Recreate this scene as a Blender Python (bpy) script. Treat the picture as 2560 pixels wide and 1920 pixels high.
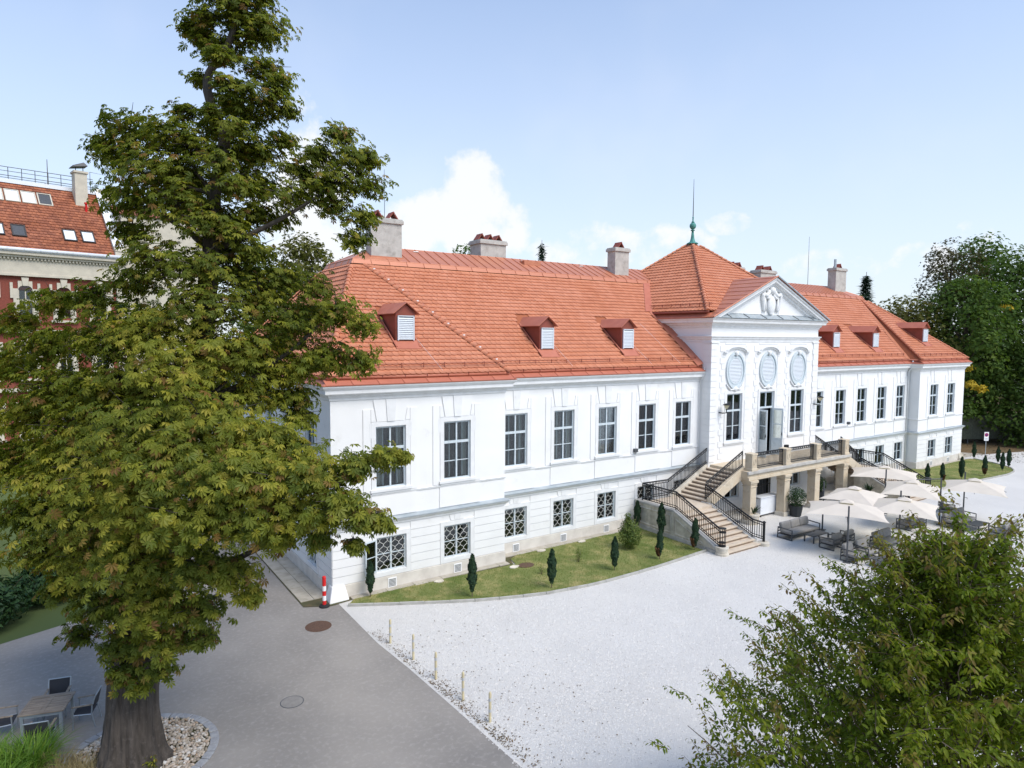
import bpy, math, random
import numpy as np
from mathutils import Matrix, Vector

# ------------------------------------------------------------------ scene, camera, sky, sun, exposure
for o in list(bpy.data.objects):
    bpy.data.objects.remove(o)
SC = bpy.context.scene
COL = SC.collection
R = math.radians
rng = np.random.default_rng(7)
random.seed(7)

CAM = Vector((-8.802, -25.796, 10.832))
yaw, pitch, roll = R(34.391), R(4.046), R(0.337)
FW = Vector((math.sin(yaw) * math.cos(pitch), math.cos(yaw) * math.cos(pitch), -math.sin(pitch)))
RT = Vector((math.cos(yaw), -math.sin(yaw), 0))
UP = RT.cross(FW)
RT, UP = RT * math.cos(roll) + UP * math.sin(roll), UP * math.cos(roll) - RT * math.sin(roll)
cd = bpy.data.cameras.new('camera')
cam = bpy.data.objects.new('camera', cd)
COL.objects.link(cam)
cam.matrix_world = Matrix(((RT.x, UP.x, -FW.x, CAM.x), (RT.y, UP.y, -FW.y, CAM.y), (RT.z, UP.z, -FW.z, CAM.z), (0, 0, 0, 1)))
cd.sensor_width = 36
cd.sensor_fit = 'HORIZONTAL'
cd.lens = 36 * 1641.2 / 2560
cd.clip_start = 0.1
cd.clip_end = 6000
SC.camera = cam

SUN_AZ, SUN_EL = R(163), R(52)          # azimuth from +Y towards +X: the sun stands behind the camera's right shoulder
sun_dir = Vector((math.sin(SUN_AZ) * math.cos(SUN_EL), math.cos(SUN_AZ) * math.cos(SUN_EL), math.sin(SUN_EL)))
sl = bpy.data.lights.new('sun', 'SUN')
sl.energy = 2.75
sl.angle = R(36)
sl.color = (1.0, 0.915, 0.80)
sun = bpy.data.objects.new('sun', sl)
COL.objects.link(sun)
sun.rotation_euler = (-sun_dir).to_track_quat('-Z', 'Y').to_euler()
sun.location = (30, -40, 60)

W = bpy.data.worlds.new('World')
SC.world = W
W.use_nodes = True
wt = W.node_tree
wt.nodes.clear()


def N(t, typ, **kw):
    n = t.nodes.new(typ)
    for k, v in kw.items():
        setattr(n, k, v)
    return n


def build_world():
    L = wt.links.new
    sky = N(wt, 'ShaderNodeTexSky', sky_type='NISHITA')
    sky.sun_disc = False
    sky.sun_elevation = SUN_EL
    sky.sun_rotation = SUN_AZ
    sky.air_density = 1.0
    sky.dust_density = 1.0
    sky.ozone_density = 2.0
    sky.altitude = 200
    tc = N(wt, 'ShaderNodeTexCoord')
    sep = N(wt, 'ShaderNodeSeparateXYZ')
    L(tc.outputs['Generated'], sep.inputs[0])
    # cumulus heaps standing low over the horizon: a warped height field over the compass direction
    def math_(op, a, b=None, clamp=False):
        n = N(wt, 'ShaderNodeMath', operation=op)
        n.use_clamp = clamp
        for i, q in enumerate((a, b)):
            if q is None:
                continue
            if isinstance(q, (int, float)):
                n.inputs[i].default_value = q
            else:
                L(q, n.inputs[i])
        return n.outputs[0]
    noi = N(wt, 'ShaderNodeTexNoise')
    noi.inputs['Scale'].default_value = 19
    noi.inputs['Detail'].default_value = 7
    noi.inputs['Roughness'].default_value = 0.6
    L(tc.outputs['Generated'], noi.inputs['Vector'])
    nb = N(wt, 'ShaderNodeTexNoise')
    nb.inputs['Scale'].default_value = 5.5
    nb.inputs['Detail'].default_value = 3
    L(tc.outputs['Generated'], nb.inputs['Vector'])
    total = None
    for az, el, ra, re, s, peak in CLOUDS:
        c = (math.sin(R(az)), math.cos(R(az)))
        # angular offset from the heap's axis, across and up
        across = math_('SUBTRACT', math_('MULTIPLY', sep.outputs[0], c[1]), math_('MULTIPLY', sep.outputs[1], c[0]))
        ahead = math_('ADD', math_('MULTIPLY', sep.outputs[0], c[0]), math_('MULTIPLY', sep.outputs[1], c[1]))
        dx = math_('DIVIDE', across, math.sin(R(ra)))
        dz = math_('DIVIDE', math_('SUBTRACT', sep.outputs[2], math.sin(R(el))), math.sin(R(re)))
        d2 = math_('ADD', math_('MULTIPLY', dx, dx), math_('MULTIPLY', dz, dz))
        front = math_('GREATER_THAN', ahead, 0.0)
        m = math_('ADD', math_('MAXIMUM', math_('SUBTRACT', 1.0, d2), -1.3), 1.3)
        m = math_('MULTIPLY', math_('SUBTRACT', math_('MULTIPLY', m, front), 1.3), s)
        m = math_('MINIMUM', m, peak)
        total = m if total is None else math_('MAXIMUM', total, m)
    tex = math_('SUBTRACT', noi.outputs['Fac'], 0.5)
    val = math_('ADD', total, math_('MULTIPLY', tex, 3.0))
    cm = N(wt, 'ShaderNodeMapRange', interpolation_type='SMOOTHSTEP')
    L(val, cm.inputs[0])
    cm.inputs[1].default_value = -0.02
    cm.inputs[2].default_value = 0.75
    cm.inputs[3].default_value = 0
    cm.inputs[4].default_value = 0.9
    # thin high veil
    veil = N(wt, 'ShaderNodeMapRange', interpolation_type='SMOOTHSTEP')
    L(nb.outputs['Fac'], veil.inputs[0])
    veil.inputs[1].default_value = 0.45
    veil.inputs[2].default_value = 0.8
    veil.inputs[3].default_value = 0.02
    veil.inputs[4].default_value = 0.14
    fac = math_('MAXIMUM', cm.outputs[0], veil.outputs[0])
    # water vapour whitening the air towards the horizon, all round the compass
    low = N(wt, 'ShaderNodeMapRange')
    L(sep.outputs[2], low.inputs[0])
    low.inputs[1].default_value = -0.02
    low.inputs[2].default_value = 0.72
    low.inputs[3].default_value = 0.92
    low.inputs[4].default_value = 0.0
    mix0 = N(wt, 'ShaderNodeMixRGB')
    L(low.outputs[0], mix0.inputs[0])
    tint = N(wt, 'ShaderNodeMixRGB', blend_type='MULTIPLY')
    tint.inputs[0].default_value = 1.0
    L(sky.outputs[0], tint.inputs[1])
    tint.inputs[2].default_value = SKY_TINT
    L(tint.outputs[0], mix0.inputs[1])
    mix0.inputs[2].default_value = HAZE_COL
    mix = N(wt, 'ShaderNodeMixRGB')
    L(fac, mix.inputs[0])
    L(mix0.outputs[0], mix.inputs[1])
    mix.inputs[2].default_value = CLOUD_COL
    bg = N(wt, 'ShaderNodeBackground')
    L(mix.outputs[0], bg.inputs[0])
    bg.inputs[1].default_value = 0.15
    out = N(wt, 'ShaderNodeOutputWorld')
    L(bg.outputs[0], out.inputs[0])


# azimuth, elevation, half-width, half-height (degrees), strength of each cumulus heap
CLOUDS = [(29.8, 9.8, 5.4, 3.2, 1.0, 0.95), (30.8, 12.4, 2.6, 3.4, 1.0, 0.95), (26.0, 9.0, 4.0, 2.8, 1.0, 0.8), (33.6, 9.6, 2.6, 2.6, 0.9, 0.7), (16.8, 11.5, 4.2, 6.2, 1.0, 0.95), (19, 7, 6, 4, 0.9, 0.8),
          (52.3, 9.3, 1.9, 1.0, 0.9, 0.25), (47, 7.6, 5.0, 1.7, 0.9, 0.3), (66, 5.9, 2.2, 1.4, 0.9, 0.3), (69, 7.2, 1.4, 1.4, 0.9, 0.25), (60, 5.4, 4, 1.6, 0.8, 0.25), (41, 7.5, 5, 2.0, 0.8, 0.3),
          (110, 10, 8, 5, 1, 0.9), (150, 9, 7, 4, 1, 0.8), (205, 11, 9, 5, 1, 0.9), (250, 9, 8, 4, 1, 0.8), (310, 10, 9, 5, 1, 0.9)]
SKY_TINT = (0.78, 1.06, 1.28, 1)
HAZE_COL = (4.5, 4.75, 5.05, 1)
CLOUD_COL = (5.1, 5.15, 5.25, 1)
build_world()

SC.view_settings.view_transform = 'Standard'
SC.view_settings.look = 'None'
SC.view_settings.gamma = 1
SC.view_settings.use_curve_mapping = False
SC.view_settings.exposure = 0.40
SC.cycles.max_bounces = 6
SC.cycles.transparent_max_bounces = 12
SC.cycles.use_denoising = True

# ------------------------------------------------------------------ materials
MAT = {}


def mat(name, col, rough=0.8, var=0.0, vscale=3.0, bump=0.0, bscale=40.0, col2=None, metal=0.0, spec=0.3, trans=0.0, attr=None, stain=None, detail=4, musg=None):
    """Procedural surface: base colour varied by noise towards col2, fine bump; attr = per-piece random attribute."""
    m = bpy.data.materials.new(name)
    m.use_nodes = True
    t = m.node_tree
    L = t.links.new
    b = t.nodes['Principled BSDF']
    b.inputs['Roughness'].default_value = rough
    b.inputs['Metallic'].default_value = metal
    b.inputs['Specular IOR Level'].default_value = spec
    tc = N(t, 'ShaderNodeTexCoord')
    crd = tc.outputs['Object']
    if musg is not None:
        mp = N(t, 'ShaderNodeMapping')
        mp.inputs['Scale'].default_value = musg
        L(crd, mp.inputs['Vector'])
        crd = mp.outputs[0]
    c = N(t, 'ShaderNodeRGB')
    c.outputs[0].default_value = (*col, 1)
    cur = c.outputs[0]
    if col2 is not None:
        n = N(t, 'ShaderNodeTexNoise')
        n.inputs['Scale'].default_value = vscale
        n.inputs['Detail'].default_value = detail
        L(crd, n.inputs['Vector'])
        r = N(t, 'ShaderNodeMapRange')
        L(n.outputs['Fac'], r.inputs[0])
        r.inputs[1].default_value = 0.35
        r.inputs[2].default_value = 0.68
        r.inputs[3].default_value = 0
        r.inputs[4].default_value = var if var else 1
        mx = N(t, 'ShaderNodeMixRGB')
        L(r.outputs[0], mx.inputs[0])
        L(cur, mx.inputs[1])
        mx.inputs[2].default_value = (*col2, 1)
        cur = mx.outputs[0]
    if stain is not None:
        scol, sscale, samt, lo, hi = stain
        n = N(t, 'ShaderNodeTexNoise')
        n.inputs['Scale'].default_value = sscale
        n.inputs['Detail'].default_value = 6
        n.inputs['Roughness'].default_value = 0.65
        L(tc.outputs['Object'], n.inputs['Vector'])
        r = N(t, 'ShaderNodeMapRange')
        L(n.outputs['Fac'], r.inputs[0])
        r.inputs[1].default_value = lo
        r.inputs[2].default_value = hi
        r.inputs[3].default_value = 0
        r.inputs[4].default_value = samt
        mx = N(t, 'ShaderNodeMixRGB')
        L(r.outputs[0], mx.inputs[0])
        L(cur, mx.inputs[1])
        mx.inputs[2].default_value = (*scol, 1)
        cur = mx.outputs[0]
    if attr is not None:
        an, acols = attr[:2]
        a = N(t, 'ShaderNodeAttribute', attribute_name=an)
        oi = N(t, 'ShaderNodeObjectInfo')
        ad = N(t, 'ShaderNodeMath', operation='ADD')
        L(a.outputs['Fac'], ad.inputs[0])
        if len(attr) > 2:
            L(oi.outputs['Random'], ad.inputs[1])
        else:
            ad.inputs[1].default_value = 0.0
        fr = N(t, 'ShaderNodeMath', operation='FRACT')
        L(ad.outputs[0], fr.inputs[0])
        cr = N(t, 'ShaderNodeValToRGB')
        L(fr.outputs[0], cr.inputs[0])
        e = cr.color_ramp.elements
        while len(e) < len(acols):
            e.new(0.5)
        for i, (p, cc) in enumerate(acols):
            e[i].position = p
            e[i].color = (*cc, 1)
        if stain is not None or col2 is not None:
            mx = N(t, 'ShaderNodeMixRGB', blend_type='MULTIPLY')
            mx.inputs[0].default_value = 1
            L(cur, mx.inputs[1])
            L(cr.outputs[0], mx.inputs[2])
            cur = mx.outputs[0]
        else:
            cur = cr.outputs[0]
    L(cur, b.inputs['Base Color'])
    if bump:
        n = N(t, 'ShaderNodeTexNoise')
        n.inputs['Scale'].default_value = bscale
        n.inputs['Detail'].default_value = 3
        L(crd, n.inputs['Vector'])
        bp = N(t, 'ShaderNodeBump')
        bp.inputs['Strength'].default_value = bump
        bp.inputs['Distance'].default_value = 0.05
        L(n.outputs['Fac'], bp.inputs['Height'])
        L(bp.outputs[0], b.inputs['Normal'])
    if trans:
        out = t.nodes['Material Output']
        tr = N(t, 'ShaderNodeBsdfTranslucent')
        g = N(t, 'ShaderNodeMixRGB', blend_type='MULTIPLY')
        g.inputs[0].default_value = 1
        L(cur, g.inputs[1])
        g.inputs[2].default_value = (1.2, 1.3, 0.6, 1)
        L(g.outputs[0], tr.inputs[0])
        ms = N(t, 'ShaderNodeMixShader')
        ms.inputs[0].default_value = trans
        L(b.outputs[0], ms.inputs[1])
        L(tr.outputs[0], ms.inputs[2])
        L(ms.outputs[0], out.inputs[0])
    MAT[name] = m
    return m


mat('plaster', (0.785, 0.782, 0.772), 0.9, col2=(0.745, 0.742, 0.733), vscale=0.8, var=1, stain=((0.52, 0.50, 0.46), 1.3, 0.5, 0.60, 0.85), bump=0.08, bscale=25)
mat('trim', (0.745, 0.75, 0.75), 0.85, col2=(0.68, 0.68, 0.675), vscale=2.5, stain=((0.45, 0.43, 0.40), 5, 0.4, 0.6, 0.85), bump=0.06)
mat('plinth', (0.66, 0.62, 0.56), 0.9, col2=(0.56, 0.52, 0.47), vscale=2, stain=((0.4, 0.36, 0.3), 3, 0.5, 0.55, 0.8), bump=0.2)
mat('joinery', (0.58, 0.64, 0.67), 0.5, col2=(0.50, 0.56, 0.59), vscale=6)
mat('slat_white', (0.66, 0.70, 0.74), 0.6)
mat('grille', (0.80, 0.80, 0.76), 0.5, col2=(0.6, 0.6, 0.55), vscale=9)
mat('curtain', (0.66, 0.68, 0.67), 0.9, trans=0.3)
mat('dark_room', (0.06, 0.06, 0.06), 0.9)
mat('tile', (1, 1, 1), 0.75, col2=(0.93, 0.85, 0.76), vscale=0.7, stain=((0.66, 0.55, 0.43), 0.45, 0.45, 0.58, 0.85), detail=5,
    attr=('rnd', [(0.0, (0.55, 0.212, 0.116)), (0.35, (0.60, 0.242, 0.136)), (0.7, (0.63, 0.26, 0.148)), (1.0, (0.55, 0.212, 0.116))], True), bump=0.1, bscale=30)
mat('tile_old', (1, 1, 1), 0.8, col2=(0.9, 0.8, 0.68), vscale=0.5, stain=((0.35, 0.27, 0.2), 0.9, 0.6, 0.5, 0.78),
    attr=('rnd', [(0.0, (0.26, 0.095, 0.055)), (0.5, (0.34, 0.125, 0.07)), (1.0, (0.42, 0.16, 0.085))]))
mat('under_tile', (0.34, 0.11, 0.05), 0.9)
mat('copper_red', (0.47, 0.175, 0.10), 0.42, col2=(0.53, 0.21, 0.115), vscale=1.4, spec=0.4, stain=((0.28, 0.09, 0.06), 2.2, 0.5, 0.55, 0.8), metal=0.1)
mat('red_metal', (0.42, 0.135, 0.082), 0.5, col2=(0.48, 0.165, 0.10), vscale=2, spec=0.35)
mat('dark_red', (0.22, 0.062, 0.038), 0.6, col2=(0.27, 0.07, 0.05), vscale=2)
mat('zinc', (0.36, 0.41, 0.44), 0.4, col2=(0.46, 0.5, 0.52), vscale=2, metal=0.4)
mat('verdigris', (0.06, 0.22, 0.20), 0.6, col2=(0.10, 0.32, 0.27), vscale=9, stain=((0.03, 0.09, 0.08), 6, 0.6, 0.5, 0.7))
mat('concrete', (0.50, 0.48, 0.44), 0.9, col2=(0.40, 0.38, 0.35), vscale=2.5, stain=((0.24, 0.22, 0.19), 2.2, 0.75, 0.52, 0.76), bump=0.2)
mat('sandstone', (0.58, 0.50, 0.38), 0.9, col2=(0.56, 0.46, 0.33), vscale=3.5, stain=((0.26, 0.21, 0.16), 2.3, 0.7, 0.54, 0.76), bump=0.3, bscale=30)
mat('pale_stone', (0.66, 0.61, 0.52), 0.9, col2=(0.48, 0.43, 0.35), vscale=2.5, stain=((0.27, 0.24, 0.19), 1.6, 0.75, 0.5, 0.72), bump=0.3, bscale=30)
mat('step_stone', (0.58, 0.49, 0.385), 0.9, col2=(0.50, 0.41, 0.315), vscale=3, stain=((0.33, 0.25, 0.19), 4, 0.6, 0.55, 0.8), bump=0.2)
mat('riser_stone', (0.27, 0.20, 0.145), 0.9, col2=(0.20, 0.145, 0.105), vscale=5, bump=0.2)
mat('iron', (0.010, 0.011, 0.013), 0.5, spec=0.3)
mat('dark_metal', (0.065, 0.068, 0.075), 0.45, col2=(0.085, 0.09, 0.095), vscale=8)
mat('cushion', (0.23, 0.22, 0.21), 0.95, col2=(0.27, 0.26, 0.25), vscale=6, bump=0.3, bscale=120)
mat('canvas', (0.70, 0.625, 0.55), 0.9, col2=(0.64, 0.57, 0.50), vscale=1.5, trans=0.15, bump=0.1, bscale=8)
mat('teak', (0.34, 0.27, 0.20), 0.85, col2=(0.22, 0.175, 0.135), vscale=16, bump=0.2, musg=(.15, 1, 1))
mat('aluminium', (0.38, 0.41, 0.43), 0.4, metal=0.5)
mat('mesh_cloth', (0.045, 0.045, 0.05), 0.8)
mat('bark', (0.095, 0.078, 0.064), 0.95, col2=(0.045, 0.037, 0.03), vscale=9, stain=((0.17, 0.14, 0.12), 9, 0.6, 0.55, 0.75), bump=1.0, bscale=11, musg=(1, 1, .13))
mat('twig', (0.16, 0.12, 0.08), 0.9, col2=(0.1, 0.08, 0.055), vscale=8)
LG = [(0.0, (0.075, 0.105, 0.014)), (0.30, (0.140, 0.168, 0.020)), (0.62, (0.235, 0.242, 0.028)), (0.84, (0.365, 0.335, 0.045)), (0.93, (0.24, 0.165, 0.040)), (1.0, (0.19, 0.095, 0.034))]
mat('cover_grey', (0.21, 0.195, 0.18), 0.9, col2=(0.25, 0.235, 0.215), vscale=6)
mat('chestnut_leaf', (1, 1, 1), 0.55, attr=('rnd', LG), trans=0.45, spec=0.22)
mat('small_leaf', (1, 1, 1), 0.5, attr=('rnd', [(0.0, (0.090, 0.138, 0.012)), (0.5, (0.165, 0.215, 0.018)), (0.85, (0.24, 0.255, 0.026)), (1.0, (0.15, 0.085, 0.036))]), trans=0.5, spec=0.2)
mat('far_leaf', (1, 1, 1), 0.7, attr=('rnd', [(0.0, (0.045, 0.085, 0.022)), (0.5, (0.085, 0.145, 0.030)), (0.9, (0.135, 0.185, 0.038)), (1.0, (0.19, 0.19, 0.045))]), trans=0.4, spec=0.15)
mat('olive_leaf', (1, 1, 1), 0.7, attr=('rnd', [(0.0, (0.065, 0.075, 0.020)), (0.5, (0.120, 0.125, 0.028)), (0.92, (0.165, 0.145, 0.04)), (1.0, (0.3, 0.2, 0.03))]), trans=0.3, spec=0.15)
mat('autumn_leaf', (1, 1, 1), 0.7, attr=('rnd', [(0.0, (0.035, 0.032, 0.014)), (0.5, (0.07, 0.062, 0.02)), (1.0, (0.10, 0.08, 0.028))]), trans=0.2)
mat('yellow_leaf', (0.50, 0.36, 0.03), 0.7, trans=0.2)
mat('cypress_leaf', (1, 1, 1), 0.8, attr=('rnd', [(0.0, (0.010, 0.028, 0.014)), (0.6, (0.018, 0.045, 0.020)), (1.0, (0.036, 0.066, 0.024))]), trans=0.1)
mat('cypress_brown', (0.13, 0.06, 0.025), 0.9, col2=(0.09, 0.05, 0.02), vscale=20)
mat('shrub_leaf', (1, 1, 1), 0.6, attr=('rnd', [(0.0, (0.05, 0.085, 0.016)), (0.6, (0.10, 0.15, 0.028)), (1.0, (0.17, 0.20, 0.04))]), trans=0.25)
mat('hedge_leaf', (1, 1, 1), 0.6, attr=('rnd', [(0.0, (0.012, 0.035, 0.012)), (0.6, (0.025, 0.065, 0.018)), (1.0, (0.05, 0.10, 0.025))]), trans=0.2)
mat('grass_green', (1, 1, 1), 0.5, attr=('rnd', [(0.0, (0.07, 0.16, 0.012)), (0.6, (0.15, 0.28, 0.025)), (1.0, (0.25, 0.36, 0.05))]), trans=0.3)
mat('grass_dry', (1, 1, 1), 0.8, attr=('rnd', [(0.0, (0.20, 0.155, 0.07)), (1.0, (0.38, 0.31, 0.16))]), trans=0.2)
mat('petal', (0.85, 0.85, 0.80), 0.7, trans=0.3)
mat('fruit', (0.30, 0.26, 0.05), 0.8, col2=(0.32, 0.17, 0.05), vscale=3)
mat('pot', (0.030, 0.034, 0.038), 0.6)
mat('lawn', (0.215, 0.235, 0.075), 0.95, col2=(0.120, 0.165, 0.036), vscale=0.55, stain=((0.40, 0.34, 0.145), 0.9, 0.8, 0.47, 0.66), bump=0.8, bscale=60, detail=7)
mat('lawn_blade', (1, 1, 1), 0.8, attr=('rnd', [(0.0, (0.11, 0.165, 0.030)), (0.6, (0.19, 0.235, 0.055)), (1.0, (0.34, 0.31, 0.12))]), trans=0.2)
mat('asphalt', (0.325, 0.297, 0.266), 0.93, col2=(0.225, 0.208, 0.19), vscale=0.28, stain=((0.42, 0.39, 0.36), 7.0, 0.5, 0.50, 0.72), bump=0.5, bscale=90, detail=8)
mat('gravel_white', (0.715, 0.69, 0.65), 0.95, col2=(0.64, 0.618, 0.585), vscale=0.22, stain=((0.50, 0.485, 0.46), 17, 0.55, 0.55, 0.78), bump=1.0, bscale=45, detail=8)
mat('gravel_stone', (1, 1, 1), 0.95, attr=('rnd', [(0.0, (0.42, 0.40, 0.38)), (0.2, (0.64, 0.615, 0.58)), (0.7, (0.72, 0.695, 0.655)), (1.0, (0.755, 0.73, 0.69))]))
mat('paving', (0.46, 0.42, 0.35), 0.9, col2=(0.36, 0.325, 0.265), vscale=2, stain=((0.2, 0.18, 0.13), 2.5, 0.6, 0.55, 0.8), bump=0.3)
mat('kerb', (0.42, 0.41, 0.38), 0.9, col2=(0.34, 0.33, 0.30), vscale=3, stain=((0.2, 0.2, 0.17), 3, 0.6, 0.55, 0.8), bump=0.2)
mat('earth', (0.10, 0.085, 0.05), 0.95, col2=(0.07, 0.075, 0.03), vscale=0.4, stain=((0.15, 0.10, 0.05), 2.5, 0.7, 0.5, 0.7), bump=0.6, bscale=20)
mat('litter', (0.17, 0.105, 0.05), 0.95, col2=(0.09, 0.075, 0.04), vscale=1.2, stain=((0.26, 0.17, 0.08), 8, 0.7, 0.52, 0.7), bump=0.6, bscale=30)
mat('meadow', (0.10, 0.13, 0.04), 0.95, col2=(0.06, 0.09, 0.03), vscale=0.05)
mat('pebble', (1, 1, 1), 0.8, attr=('rnd', [(0.0, (0.24, 0.20, 0.15)), (0.3, (0.42, 0.35, 0.27)), (0.55, (0.55, 0.50, 0.43)), (0.75, (0.38, 0.25, 0.15)), (1.0, (0.62, 0.60, 0.56))], True), bump=0.1)
mat('granite', (0.36, 0.36, 0.36), 0.9, col2=(0.27, 0.27, 0.28), vscale=8, bump=0.4)
mat('rust', (0.12, 0.065, 0.042), 0.7, col2=(0.085, 0.05, 0.035), vscale=12, bump=0.3)
mat('signal_red', (0.62, 0.02, 0.02), 0.5)
mat('signal_white', (0.8, 0.8, 0.8), 0.5)
mat('rubber', (0.02, 0.02, 0.022), 0.8)
mat('post_yellow', (0.62, 0.53, 0.33), 0.7, col2=(0.5, 0.44, 0.3), vscale=8)
mat('post_grey', (0.45, 0.46, 0.46), 0.6)
mat('brick', (0.24, 0.065, 0.045), 0.9, col2=(0.18, 0.05, 0.035), vscale=9, stain=((0.34, 0.2, 0.15), 30, 0.5, 0.55, 0.7))
mat('cream', (0.58, 0.53, 0.43), 0.9, col2=(0.50, 0.46, 0.38), vscale=2, stain=((0.33, 0.29, 0.23), 3, 0.5, 0.55, 0.8))
mat('white_metal', (0.70, 0.73, 0.77), 0.5)
mat('window_frame_dark', (0.05, 0.045, 0.042), 0.5)
mat('skylight_glass', (0.72, 0.76, 0.80), 0.15, spec=0.8)
mat('blue_sign', (0.03, 0.03, 0.16), 0.5)
mat('fence_board', (0.085, 0.095, 0.07), 0.9, col2=(0.06, 0.065, 0.05), vscale=5)
mat('lamp_glass', (0.55, 0.50, 0.34), 0.2, spec=0.6)
mat('board_white', (0.74, 0.77, 0.81), 0.5, col2=(0.70, 0.72, 0.76), vscale=2)


def glass_mat():
    m = bpy.data.materials.new('glass')
    m.use_nodes = True
    t = m.node_tree
    t.nodes.clear()
    L = t.links.new
    out = N(t, 'ShaderNodeOutputMaterial')
    tr = N(t, 'ShaderNodeBsdfTransparent')
    tr.inputs[0].default_value = (0.80, 0.83, 0.82, 1)
    gl = N(t, 'ShaderNodeBsdfGlossy')
    gl.inputs['Roughness'].default_value = 0.03
    gl.inputs[0].default_value = (0.9, 0.95, 1, 1)
    fr = N(t, 'ShaderNodeFresnel')
    fr.inputs[0].default_value = 1.45
    ad = N(t, 'ShaderNodeMath', operation='ADD')
    L(fr.outputs[0], ad.inputs[0])
    ad.inputs[1].default_value = 0.02
    tc = N(t, 'ShaderNodeTexCoord')
    no = N(t, 'ShaderNodeTexNoise')
    no.inputs['Scale'].default_value = 1.5
    L(tc.outputs['Object'], no.inputs['Vector'])
    bp = N(t, 'ShaderNodeBump')
    bp.inputs['Strength'].default_value = 0.008
    L(no.outputs['Fac'], bp.inputs['Height'])
    L(bp.outputs[0], gl.inputs['Normal'])
    ms = N(t, 'ShaderNodeMixShader')
    L(ad.outputs[0], ms.inputs[0])
    L(tr.outputs[0], ms.inputs[1])
    L(gl.outputs[0], ms.inputs[2])
    L(ms.outputs[0], out.inputs[0])
    MAT['glass'] = m


glass_mat()


# ------------------------------------------------------------------ mesh helpers
class MB:
    """Collects vertices and faces; build() links them as ONE mesh object."""

    def __init__(s):
        s.v, s.f = [], []

    def face(s, pts):
        i = len(s.v)
        s.v += [tuple(p) for p in pts]
        s.f.append(tuple(range(i, i + len(pts))))
        return s

    def box(s, x0, x1, y0, y1, z0, z1):
        i = len(s.v)
        s.v += [(x0, y0, z0), (x1, y0, z0), (x1, y1, z0), (x0, y1, z0), (x0, y0, z1), (x1, y0, z1), (x1, y1, z1), (x0, y1, z1)]
        s.f += [tuple(i + k for k in q) for q in ((0, 3, 2, 1), (4, 5, 6, 7), (0, 1, 5, 4), (1, 2, 6, 5), (2, 3, 7, 6), (3, 0, 4, 7))]
        return s

    def hexa(s, a, b):
        """solid between two quads a (4 pts) and b (4 pts)"""
        i = len(s.v)
        s.v += [tuple(p) for p in a] + [tuple(p) for p in b]
        s.f += [tuple(i + k for k in q) for q in ((3, 2, 1, 0), (4, 5, 6, 7), (0, 1, 5, 4), (1, 2, 6, 5), (2, 3, 7, 6), (3, 0, 4, 7))]
        return s

    def prism(s, poly, d):
        """polygon (3d pts) extruded by vector d"""
        i = len(s.v)
        n = len(poly)
        s.v += [tuple(p) for p in poly] + [(p[0] + d[0], p[1] + d[1], p[2] + d[2]) for p in poly]
        s.f.append(tuple(range(i + n - 1, i - 1, -1)))
        s.f.append(tuple(range(i + n, i + 2 * n)))
        for k in range(n):
            s.f.append((i + k, i + (k + 1) % n, i + n + (k + 1) % n, i + n + k))
        return s

    def tube(s, path, rad, n=8, cap=True, sq=False):
        P = [Vector(p) for p in path]
        if isinstance(rad, (int, float)):
            rad = [rad] * len(P)
        prev = None
        rings = []
        for k, p in enumerate(P):
            d = (P[min(k + 1, len(P) - 1)] - P[max(k - 1, 0)])
            d = d.normalized() if d.length > 1e-9 else Vector((0, 0, 1))
            if prev is None:
                u = d.cross(Vector((0, 0, 1)))
                if u.length < 0.05:
                    u = d.cross(Vector((0, 1, 0)))
            else:
                u = prev - d * prev.dot(d)
            u.normalize()
            prev = u
            w = d.cross(u)
            i = len(s.v)
            for j in range(n):
                a = 2 * math.pi * (j + (0.5 if sq else 0)) / n
                q = p + (u * math.cos(a) + w * math.sin(a)) * rad[k]
                s.v.append((q.x, q.y, q.z))
            rings.append(i)
        for a, b in zip(rings, rings[1:]):
            for j in range(n):
                s.f.append((a + j, a + (j + 1) % n, b + (j + 1) % n, b + j))
        if cap:
            s.f.append(tuple(rings[0] + j for j in reversed(range(n))))
            s.f.append(tuple(rings[-1] + j for j in range(n)))
        return s

    def lathe(s, prof, c=(0, 0, 0), n=16, sx=1.0, sy=1.0):
        i = len(s.v)
        for r, z in prof:
            for j in range(n):
                a = 2 * math.pi * j / n
                s.v.append((c[0] + r * math.cos(a) * sx, c[1] + r * math.sin(a) * sy, c[2] + z))
        m = len(prof)
        for k in range(m - 1):
            for j in range(n):
                s.f.append((i + k * n + j, i + k * n + (j + 1) % n, i + (k + 1) * n + (j + 1) % n, i + (k + 1) * n + j))
        s.f.append(tuple(i + j for j in reversed(range(n))))
        s.f.append(tuple(i + (m - 1) * n + j for j in range(n)))
        return s

    def ball(s, c, r, n=10, m=6):
        rx, ry, rz = (r, r, r) if isinstance(r, (int, float)) else r
        prof = [(math.sin(math.pi * k / m) if 0 < k < m else 0.02, -math.cos(math.pi * k / m)) for k in range(m + 1)]
        i = len(s.v)
        for pr, pz in prof:
            for j in range(n):
                a = 2 * math.pi * j / n
                s.v.append((c[0] + pr * math.cos(a) * rx, c[1] + pr * math.sin(a) * ry, c[2] + pz * rz))
        for k in range(m):
            for j in range(n):
                s.f.append((i + k * n + j, i + k * n + (j + 1) % n, i + (k + 1) * n + (j + 1) % n, i + (k + 1) * n + j))
        return s

    def moved(s, fn):
        s.v = [tuple(fn(p)) for p in s.v]
        return s

    def mesh(s, name):
        me = bpy.data.meshes.new(name)
        me.from_pydata(s.v, [], s.f)
        me.update()
        return me

    def build(s, name, m, parent=None, smooth=False, bevel=0.0, **kw):
        return link(name, s.mesh(name), m, parent, smooth, bevel, **kw)


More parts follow.
